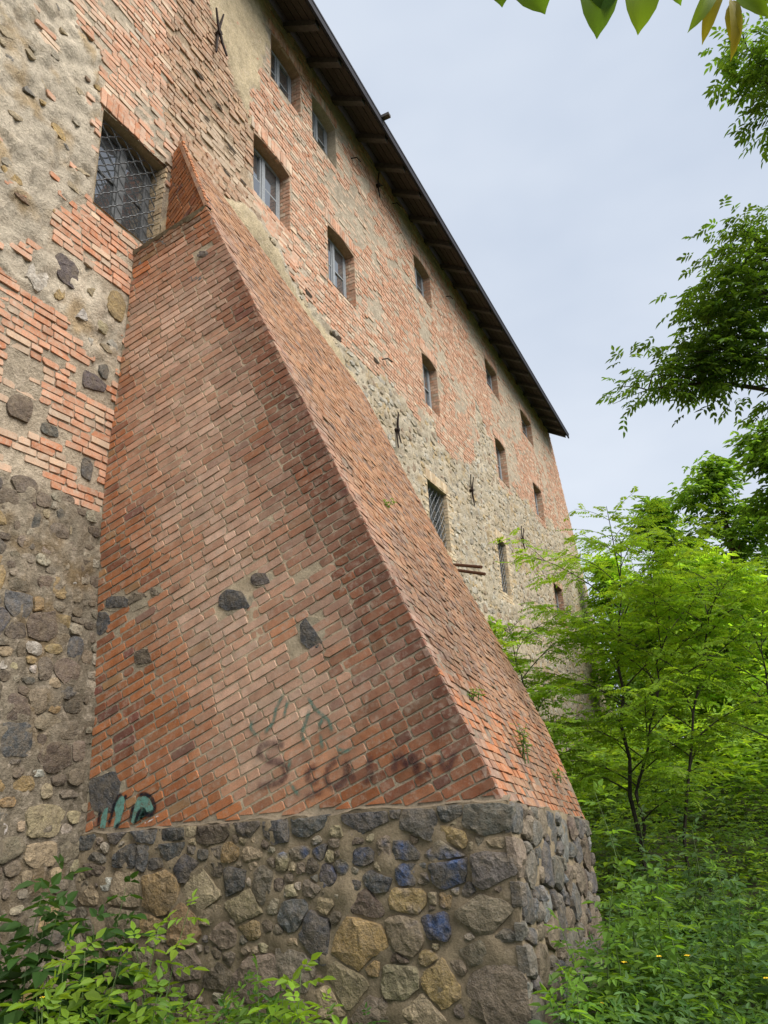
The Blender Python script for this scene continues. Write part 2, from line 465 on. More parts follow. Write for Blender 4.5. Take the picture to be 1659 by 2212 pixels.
# ------------------------------------------------------------------ measured outlines (metres)
BASE_STONES = [('G', [(-2.838, 1.199), (-2.912, 1.174), (-3.088, 1.176), (-3.165, 1.202), (-3.165, 1.263), (-3.088, 1.288), (-2.91, 1.285), (-2.837, 1.258)]), ('G', [(-2.374, 1.208), (-2.458, 1.176), (-2.656, 1.178), (-2.741, 1.213), (-2.739, 1.293), (-2.651, 1.326), (-2.451, 1.321), (-2.37, 1.286)]), ('G', [(-2.256, 1.287), (-2.277, 1.274), (-2.326, 1.275), (-2.346, 1.289), (-2.345, 1.319), (-2.323, 1.332), (-2.274, 1.331), (-2.254, 1.317)]), ('D', [(-2.004, 1.204), (-2.069, 1.163), (-2.219, 1.164), (-2.281, 1.207), (-2.274, 1.309), (-2.206, 1.351), (-2.055, 1.347), (-1.996, 1.303)]), ('G', [(-1.822, 1.267), (-1.86, 1.245), (-1.948, 1.247), (-1.984, 1.27), (-1.979, 1.323), (-1.94, 1.344), (-1.852, 1.342), (-1.817, 1.319)]), ('D', [(-1.522, 1.186), (-1.592, 1.146), (-1.747, 1.148), (-1.811, 1.189), (-1.802, 1.286), (-1.73, 1.326), (-1.573, 1.322), (-1.512, 1.28)]), ('T', [(-2.735, 1.17), (-2.761, 1.156), (-2.822, 1.156), (-2.848, 1.171), (-2.847, 1.206), (-2.82, 1.221), (-2.759, 1.22), (-2.734, 1.205)]), ('O', [(-1.797, 1.123), (-1.847, 1.097), (-1.96, 1.097), (-2.006, 1.124), (-2.001, 1.185), (-1.95, 1.211), (-1.837, 1.21), (-1.792, 1.183)]), ('B', [(-1.672, 1.097), (-1.687, 1.081), (-1.72, 1.081), (-1.732, 1.097), (-1.728, 1.135), (-1.713, 1.151), (-1.68, 1.151), (-1.668, 1.135)]), ('T', [(-1.568, 1.094), (-1.597, 1.081), (-1.661, 1.081), (-1.687, 1.094), (-1.684, 1.126), (-1.655, 1.139), (-1.591, 1.138), (-1.565, 1.125)]), ('B', [(-1.803, 1.036), (-1.873, 1.013), (-2.034, 1.013), (-2.103, 1.036), (-2.099, 1.091), (-2.027, 1.114), (-1.864, 1.113), (-1.798, 1.09)]), ('G', [(-2.161, 1.045), (-2.203, 1.025), (-2.298, 1.024), (-2.338, 1.045), (-2.335, 1.095), (-2.292, 1.116), (-2.197, 1.115), (-2.158, 1.094)]), ('B', [(-2.348, 1.034), (-2.371, 1.003), (-2.419, 1.003), (-2.438, 1.034), (-2.434, 1.107), (-2.412, 1.138), (-2.363, 1.138), (-2.344, 1.107)]), ('G', [(-2.511, 1.01), (-2.551, 0.989), (-2.643, 0.989), (-2.682, 1.009), (-2.68, 1.056), (-2.64, 1.076), (-2.547, 1.076), (-2.509, 1.056)]), ('B', [(-2.695, 0.946), (-2.717, 0.926), (-2.768, 0.925), (-2.79, 0.945), (-2.788, 0.992), (-2.766, 1.013), (-2.714, 1.013), (-2.693, 0.993)]), ('G', [(-1.8, 0.894), (-1.865, 0.859), (-2.013, 0.856), (-2.075, 0.89), (-2.069, 0.972), (-2.001, 1.008), (-1.851, 1.008), (-1.792, 0.974)]), ('D', [(-1.537, 0.914), (-1.598, 0.869), (-1.733, 0.867), (-1.787, 0.91), (-1.777, 1.016), (-1.713, 1.061), (-1.577, 1.061), (-1.525, 1.017)]), ('G', [(-2.173, 0.89), (-2.204, 0.865), (-2.274, 0.863), (-2.303, 0.888), (-2.299, 0.946), (-2.267, 0.971), (-2.197, 0.971), (-2.168, 0.947)]), ('B', [(-2.082, 0.885), (-2.101, 0.872), (-2.143, 0.871), (-2.16, 0.884), (-2.158, 0.916), (-2.139, 0.93), (-2.097, 0.93), (-2.08, 0.917)]), ('D', [(-1.764, 0.827), (-1.787, 0.813), (-1.837, 0.812), (-1.858, 0.825), (-1.855, 0.855), (-1.832, 0.869), (-1.781, 0.87), (-1.761, 0.857)]), ('G', [(-2.383, 0.848), (-2.429, 0.825), (-2.534, 0.823), (-2.579, 0.844), (-2.577, 0.897), (-2.53, 0.92), (-2.424, 0.921), (-2.38, 0.899)]), ('G', [(-2.802, 0.875), (-2.828, 0.849), (-2.889, 0.848), (-2.914, 0.873), (-2.913, 0.934), (-2.886, 0.961), (-2.825, 0.961), (-2.8, 0.935)]), ('D', [(-2.568, 0.816), (-2.607, 0.8), (-2.699, 0.798), (-2.738, 0.813), (-2.736, 0.849), (-2.696, 0.865), (-2.604, 0.866), (-2.566, 0.852)]), ('B', [(-2.91, 0.808), (-2.947, 0.79), (-3.035, 0.788), (-3.073, 0.805), (-3.072, 0.845), (-3.034, 0.863), (-2.946, 0.865), (-2.909, 0.848)]), ('O', [(-2.106, 0.74), (-2.166, 0.712), (-2.305, 0.708), (-2.364, 0.733), (-2.36, 0.797), (-2.298, 0.825), (-2.158, 0.828), (-2.101, 0.802)]), ('O', [(-1.949, 0.756), (-1.969, 0.74), (-2.013, 0.739), (-2.031, 0.754), (-2.028, 0.791), (-2.008, 0.808), (-1.963, 0.809), (-1.945, 0.793)]), ('K', [(-2.43, 0.708), (-2.499, 0.679), (-2.663, 0.674), (-2.733, 0.699), (-2.731, 0.765), (-2.658, 0.794), (-2.494, 0.797), (-2.426, 0.772)]), ('K', [(-2.755, 0.63), (-2.776, 0.615), (-2.827, 0.614), (-2.848, 0.627), (-2.847, 0.659), (-2.825, 0.674), (-2.775, 0.675), (-2.753, 0.662)]), ('G', [(-3.07, 0.627), (-3.116, 0.586), (-3.223, 0.582), (-3.269, 0.62), (-3.269, 0.715), (-3.222, 0.757), (-3.114, 0.759), (-3.069, 0.72)]), ('G', [(-2.86, 0.463), (-2.906, 0.402), (-3.013, 0.396), (-3.058, 0.454), (-3.055, 0.597), (-3.008, 0.66), (-2.899, 0.664), (-2.856, 0.604)]), ('O', [(-2.424, 0.434), (-2.518, 0.37), (-2.735, 0.358), (-2.829, 0.414), (-2.824, 0.56), (-2.726, 0.626), (-2.505, 0.634), (-2.416, 0.576)]), ('T', [(-2.145, 0.517), (-2.208, 0.476), (-2.354, 0.469), (-2.415, 0.505), (-2.409, 0.598), (-2.344, 0.64), (-2.197, 0.645), (-2.138, 0.608)]), ('G', [(-1.992, 0.584), (-2.029, 0.548), (-2.111, 0.545), (-2.144, 0.578), (-2.137, 0.661), (-2.099, 0.697), (-2.017, 0.7), (-1.985, 0.666)]), ('B', [(-1.535, 0.659), (-1.621, 0.62), (-1.817, 0.613), (-1.9, 0.646), (-1.892, 0.734), (-1.802, 0.774), (-1.604, 0.779), (-1.525, 0.744)]), ('D', [(-1.549, 0.579), (-1.582, 0.566), (-1.658, 0.563), (-1.689, 0.573), (-1.686, 0.599), (-1.653, 0.612), (-1.577, 0.615), (-1.546, 0.605)]), ('B', [(-1.57, 0.473), (-1.671, 0.444), (-1.909, 0.432), (-2.012, 0.45), (-2.008, 0.506), (-1.901, 0.535), (-1.661, 0.546), (-1.564, 0.527)]), ('O', [(-2.04, 0.426), (-2.082, 0.409), (-2.179, 0.403), (-2.219, 0.416), (-2.217, 0.452), (-2.174, 0.47), (-2.077, 0.474), (-2.037, 0.461)]), ('K', [(-2.279, 0.405), (-2.306, 0.391), (-2.368, 0.388), (-2.393, 0.399), (-2.392, 0.429), (-2.364, 0.444), (-2.303, 0.447), (-2.277, 0.435)]), ('O', [(-2.479, 0.346), (-2.506, 0.329), (-2.57, 0.325), (-2.596, 0.339), (-2.594, 0.376), (-2.567, 0.393), (-2.503, 0.396), (-2.477, 0.382)]), ('B', [(-2.989, 0.273), (-3.062, 0.215), (-3.235, 0.204), (-3.311, 0.253), (-3.311, 0.382), (-3.235, 0.442), (-3.059, 0.45), (-2.986, 0.399)]), ('T', [(-2.205, 0.282), (-2.268, 0.233), (-2.413, 0.223), (-2.473, 0.265), (-2.467, 0.373), (-2.401, 0.423), (-2.255, 0.431), (-2.197, 0.389)]), ('T', [(-2.51, 0.227), (-2.602, 0.182), (-2.819, 0.167), (-2.913, 0.2), (-2.911, 0.292), (-2.814, 0.338), (-2.595, 0.35), (-2.505, 0.317)]), ('O', [(-1.921, 0.258), (-1.983, 0.21), (-2.12, 0.2), (-2.176, 0.24), (-2.168, 0.345), (-2.105, 0.394), (-1.966, 0.402), (-1.912, 0.361)]), ('B', [(-1.855, 0.388), (-1.883, 0.373), (-1.947, 0.369), (-1.974, 0.381), (-1.971, 0.414), (-1.942, 0.429), (-1.878, 0.432), (-1.852, 0.42)]), ('B', [(-1.548, 0.177), (-1.631, 0.108), (-1.814, 0.093), (-1.887, 0.15), (-1.873, 0.302), (-1.786, 0.373), (-1.6, 0.384), (-1.531, 0.325)]), ('T', [(-1.988, 0.124), (-2.078, 0.091), (-2.29, 0.074), (-2.381, 0.093), (-2.377, 0.157), (-2.283, 0.191), (-2.069, 0.207), (-1.982, 0.186)]), ('B', [(-2.409, 0.078), (-2.476, 0.043), (-2.631, 0.03), (-2.697, 0.054), (-2.695, 0.126), (-2.626, 0.161), (-2.469, 0.173), (-2.405, 0.147)]), ('T', [(-2.753, 0.089), (-2.813, 0.049), (-2.952, 0.038), (-3.012, 0.069), (-3.011, 0.155), (-2.949, 0.196), (-2.808, 0.205), (-2.75, 0.173)]), ('B', [(-3.032, 0.048), (-3.079, 0.01), (-3.19, 0.001), (-3.238, 0.032), (-3.238, 0.112), (-3.189, 0.15), (-3.077, 0.158), (-3.031, 0.127)]), ('O', [(-2.644, 1.028), (-2.666, 1.014), (-2.717, 1.014), (-2.738, 1.028), (-2.737, 1.062), (-2.715, 1.077), (-2.664, 1.077), (-2.642, 1.062)]), ('B', [(-3.021, 1.025), (-3.052, 1.007), (-3.124, 1.006), (-3.155, 1.024), (-3.155, 1.066), (-3.124, 1.084), (-3.051, 1.084), (-3.02, 1.066)]), ('G', [(-2.87, 1.038), (-2.893, 1.02), (-2.946, 1.02), (-2.968, 1.037), (-2.968, 1.079), (-2.944, 1.097), (-2.891, 1.097), (-2.869, 1.079)]), ('G', [(-5.139, 1.113), (-5.176, 1.092), (-5.269, 1.092), (-5.312, 1.114), (-5.318, 1.163), (-5.281, 1.184), (-5.187, 1.184), (-5.145, 1.162)]), ('D', [(-4.756, 1.147), (-4.809, 1.132), (-4.939, 1.133), (-4.997, 1.149), (-5.001, 1.185), (-4.947, 1.201), (-4.816, 1.199), (-4.759, 1.183)]), ('G', [(-4.419, 1.154), (-4.487, 1.134), (-4.651, 1.135), (-4.725, 1.156), (-4.729, 1.204), (-4.66, 1.224), (-4.494, 1.222), (-4.423, 1.201)]), ('G', [(-4.177, 1.164), (-4.222, 1.143), (-4.331, 1.144), (-4.38, 1.166), (-4.383, 1.217), (-4.338, 1.238), (-4.228, 1.237), (-4.18, 1.215)]), ('K', [(-3.718, 1.146), (-3.79, 1.113), (-3.964, 1.114), (-4.042, 1.148), (-4.046, 1.228), (-3.971, 1.261), (-3.795, 1.259), (-3.72, 1.224)]), ('D', [(-3.449, 1.193), (-3.502, 1.173), (-3.63, 1.174), (-3.686, 1.195), (-3.688, 1.244), (-3.633, 1.264), (-3.504, 1.262), (-3.449, 1.24)]), ('G', [(-3.19, 1.169), (-3.241, 1.137), (-3.364, 1.138), (-3.418, 1.171), (-3.418, 1.247), (-3.365, 1.28), (-3.241, 1.277), (-3.189, 1.244)]), ('D', [(-4.913, 1.003), (-4.985, 0.986), (-5.159, 0.985), (-5.238, 1.002), (-5.243, 1.043), (-5.169, 1.06), (-4.993, 1.06), (-4.918, 1.043)]), ('G', [(-4.648, 0.975), (-4.701, 0.94), (-4.834, 0.939), (-4.895, 0.974), (-4.903, 1.057), (-4.849, 1.093), (-4.715, 1.092), (-4.656, 1.057)]), ('G', [(-4.53, 0.963), (-4.553, 0.923), (-4.614, 0.922), (-4.644, 0.962), (-4.653, 1.055), (-4.629, 1.096), (-4.567, 1.096), (-4.537, 1.056)]), ('D', [(-4.347, 0.947), (-4.388, 0.931), (-4.487, 0.93), (-4.531, 0.946), (-4.534, 0.984), (-4.493, 1.001), (-4.393, 1.001), (-4.35, 0.985)]), ('G', [(-4.156, 1.038), (-4.207, 1.014), (-4.331, 1.014), (-4.386, 1.038), (-4.39, 1.096), (-4.338, 1.121), (-4.213, 1.12), (-4.159, 1.095)]), ('G', [(-4.016, 0.907), (-4.067, 0.871), (-4.193, 0.87), (-4.25, 0.904), (-4.255, 0.987), (-4.202, 1.023), (-4.075, 1.023), (-4.02, 0.988)]), ('G', [(-3.903, 1.022), (-3.929, 1.007), (-3.991, 1.007), (-4.018, 1.021), (-4.02, 1.055), (-3.994, 1.069), (-3.932, 1.069), (-3.905, 1.055)]), ('O', [(-3.62, 1.023), (-3.657, 0.998), (-3.747, 0.998), (-3.786, 1.023), (-3.788, 1.082), (-3.75, 1.107), (-3.66, 1.107), (-3.622, 1.081)]), ('T', [(-3.42, 1.017), (-3.465, 0.999), (-3.571, 0.998), (-3.617, 1.017), (-3.618, 1.06), (-3.573, 1.079), (-3.466, 1.079), (-3.42, 1.06)]), ('K', [(-4.953, 0.906), (-5.017, 0.888), (-5.173, 0.887), (-5.243, 0.903), (-5.248, 0.943), (-5.183, 0.961), (-5.025, 0.962), (-4.957, 0.945)]), ('K', [(-3.795, 0.923), (-3.829, 0.901), (-3.91, 0.9), (-3.945, 0.922), (-3.948, 0.973), (-3.914, 0.996), (-3.832, 0.996), (-3.797, 0.974)]), ('G', [(-3.562, 0.817), (-3.602, 0.778), (-3.699, 0.776), (-3.742, 0.814), (-3.745, 0.907), (-3.704, 0.948), (-3.606, 0.949), (-3.563, 0.91)]), ('B', [(-3.33, 0.795), (-3.37, 0.75), (-3.463, 0.748), (-3.504, 0.791), (-3.506, 0.897), (-3.466, 0.943), (-3.371, 0.944), (-3.331, 0.899)]), ('T', [(-4.998, 0.707), (-5.06, 0.682), (-5.216, 0.678), (-5.286, 0.7), (-5.294, 0.755), (-5.229, 0.78), (-5.073, 0.783), (-5.004, 0.761)]), ('T', [(-4.571, 0.736), (-4.656, 0.679), (-4.872, 0.673), (-4.972, 0.726), (-4.987, 0.858), (-4.898, 0.917), (-4.679, 0.919), (-4.582, 0.864)]), ('O', [(-4.203, 0.716), (-4.28, 0.654), (-4.473, 0.649), (-4.563, 0.706), (-4.575, 0.85), (-4.494, 0.913), (-4.298, 0.915), (-4.212, 0.855)]), ('T', [(-3.792, 0.752), (-3.874, 0.699), (-4.077, 0.693), (-4.169, 0.744), (-4.176, 0.869), (-4.09, 0.924), (-3.884, 0.926), (-3.796, 0.874)]), ('T', [(-3.427, 0.654), (-3.498, 0.611), (-3.67, 0.605), (-3.746, 0.644), (-3.749, 0.742), (-3.675, 0.786), (-3.501, 0.79), (-3.428, 0.75)]), ('T', [(-4.615, 0.515), (-4.691, 0.474), (-4.882, 0.467), (-4.97, 0.501), (-4.98, 0.592), (-4.901, 0.633), (-4.707, 0.639), (-4.623, 0.603)]), ('O', [(-4.368, 0.508), (-4.407, 0.478), (-4.503, 0.474), (-4.547, 0.5), (-4.553, 0.566), (-4.513, 0.596), (-4.416, 0.599), (-4.373, 0.573)]), ('O', [(-4.006, 0.48), (-4.064, 0.427), (-4.207, 0.421), (-4.272, 0.469), (-4.28, 0.59), (-4.221, 0.645), (-4.075, 0.649), (-4.012, 0.6)]), ('T', [(-3.758, 0.603), (-3.812, 0.58), (-3.941, 0.576), (-3.998, 0.595), (-4.0, 0.644), (-3.945, 0.667), (-3.815, 0.671), (-3.76, 0.652)]), ('B', [(-3.628, 0.459), (-3.679, 0.425), (-3.805, 0.419), (-3.86, 0.448), (-3.863, 0.524), (-3.81, 0.559), (-3.683, 0.563), (-3.629, 0.533)]), ('O', [(-3.417, 0.525), (-3.468, 0.503), (-3.59, 0.498), (-3.643, 0.516), (-3.644, 0.564), (-3.592, 0.586), (-3.469, 0.59), (-3.417, 0.572)]), ('K', [(-4.931, 0.604), (-4.959, 0.591), (-5.029, 0.588), (-5.06, 0.6), (-5.064, 0.631), (-5.035, 0.645), (-4.965, 0.647), (-4.934, 0.635)]), ('W', [(-4.875, 0.804), (-4.908, 0.787), (-4.99, 0.785), (-5.027, 0.801), (-5.032, 0.84), (-4.998, 0.858), (-4.916, 0.859), (-4.879, 0.843)]), ('K', [(-3.33, 0.564), (-3.349, 0.552), (-3.395, 0.55), (-3.415, 0.56), (-3.415, 0.587), (-3.395, 0.6), (-3.349, 0.601), (-3.33, 0.59)]), ('B', [(-4.404, 0.315), (-4.457, 0.294), (-4.586, 0.288), (-4.643, 0.303), (-4.647, 0.346), (-4.593, 0.367), (-4.464, 0.373), (-4.408, 0.358)]), ('B', [(-3.95, 0.267), (-4.011, 0.229), (-4.161, 0.22), (-4.229, 0.251), (-4.234, 0.334), (-4.171, 0.373), (-4.019, 0.38), (-3.953, 0.349)]), ('B', [(-3.215, 0.203), (-3.309, 0.145), (-3.534, 0.13), (-3.634, 0.175), (-3.637, 0.3), (-3.538, 0.359), (-3.31, 0.371), (-3.215, 0.324)]), ('B', [(-4.983, 0.474), (-5.029, 0.446), (-5.146, 0.441), (-5.2, 0.465), (-5.208, 0.526), (-5.16, 0.554), (-5.042, 0.558), (-4.989, 0.534)]), ('B', [(-4.682, 0.345), (-4.74, 0.314), (-4.886, 0.306), (-4.952, 0.331), (-4.959, 0.397), (-4.899, 0.429), (-4.753, 0.435), (-4.688, 0.41)]), ('K', [(-3.658, 0.197), (-3.717, 0.16), (-3.86, 0.15), (-3.923, 0.18), (-3.927, 0.26), (-3.866, 0.298), (-3.721, 0.306), (-3.66, 0.276)]), ('B', [(-4.189, 0.161), (-4.244, 0.131), (-4.377, 0.122), (-4.437, 0.145), (-4.442, 0.207), (-4.386, 0.237), (-4.251, 0.245), (-4.193, 0.222)]), ('B', [(-4.582, 0.142), (-4.657, 0.104), (-4.843, 0.092), (-4.928, 0.12), (-4.937, 0.199), (-4.859, 0.237), (-4.671, 0.248), (-4.589, 0.219)]), ('T', [(-5.012, 0.256), (-5.062, 0.221), (-5.19, 0.214), (-5.25, 0.243), (-5.26, 0.317), (-5.208, 0.351), (-5.079, 0.358), (-5.021, 0.329)])]
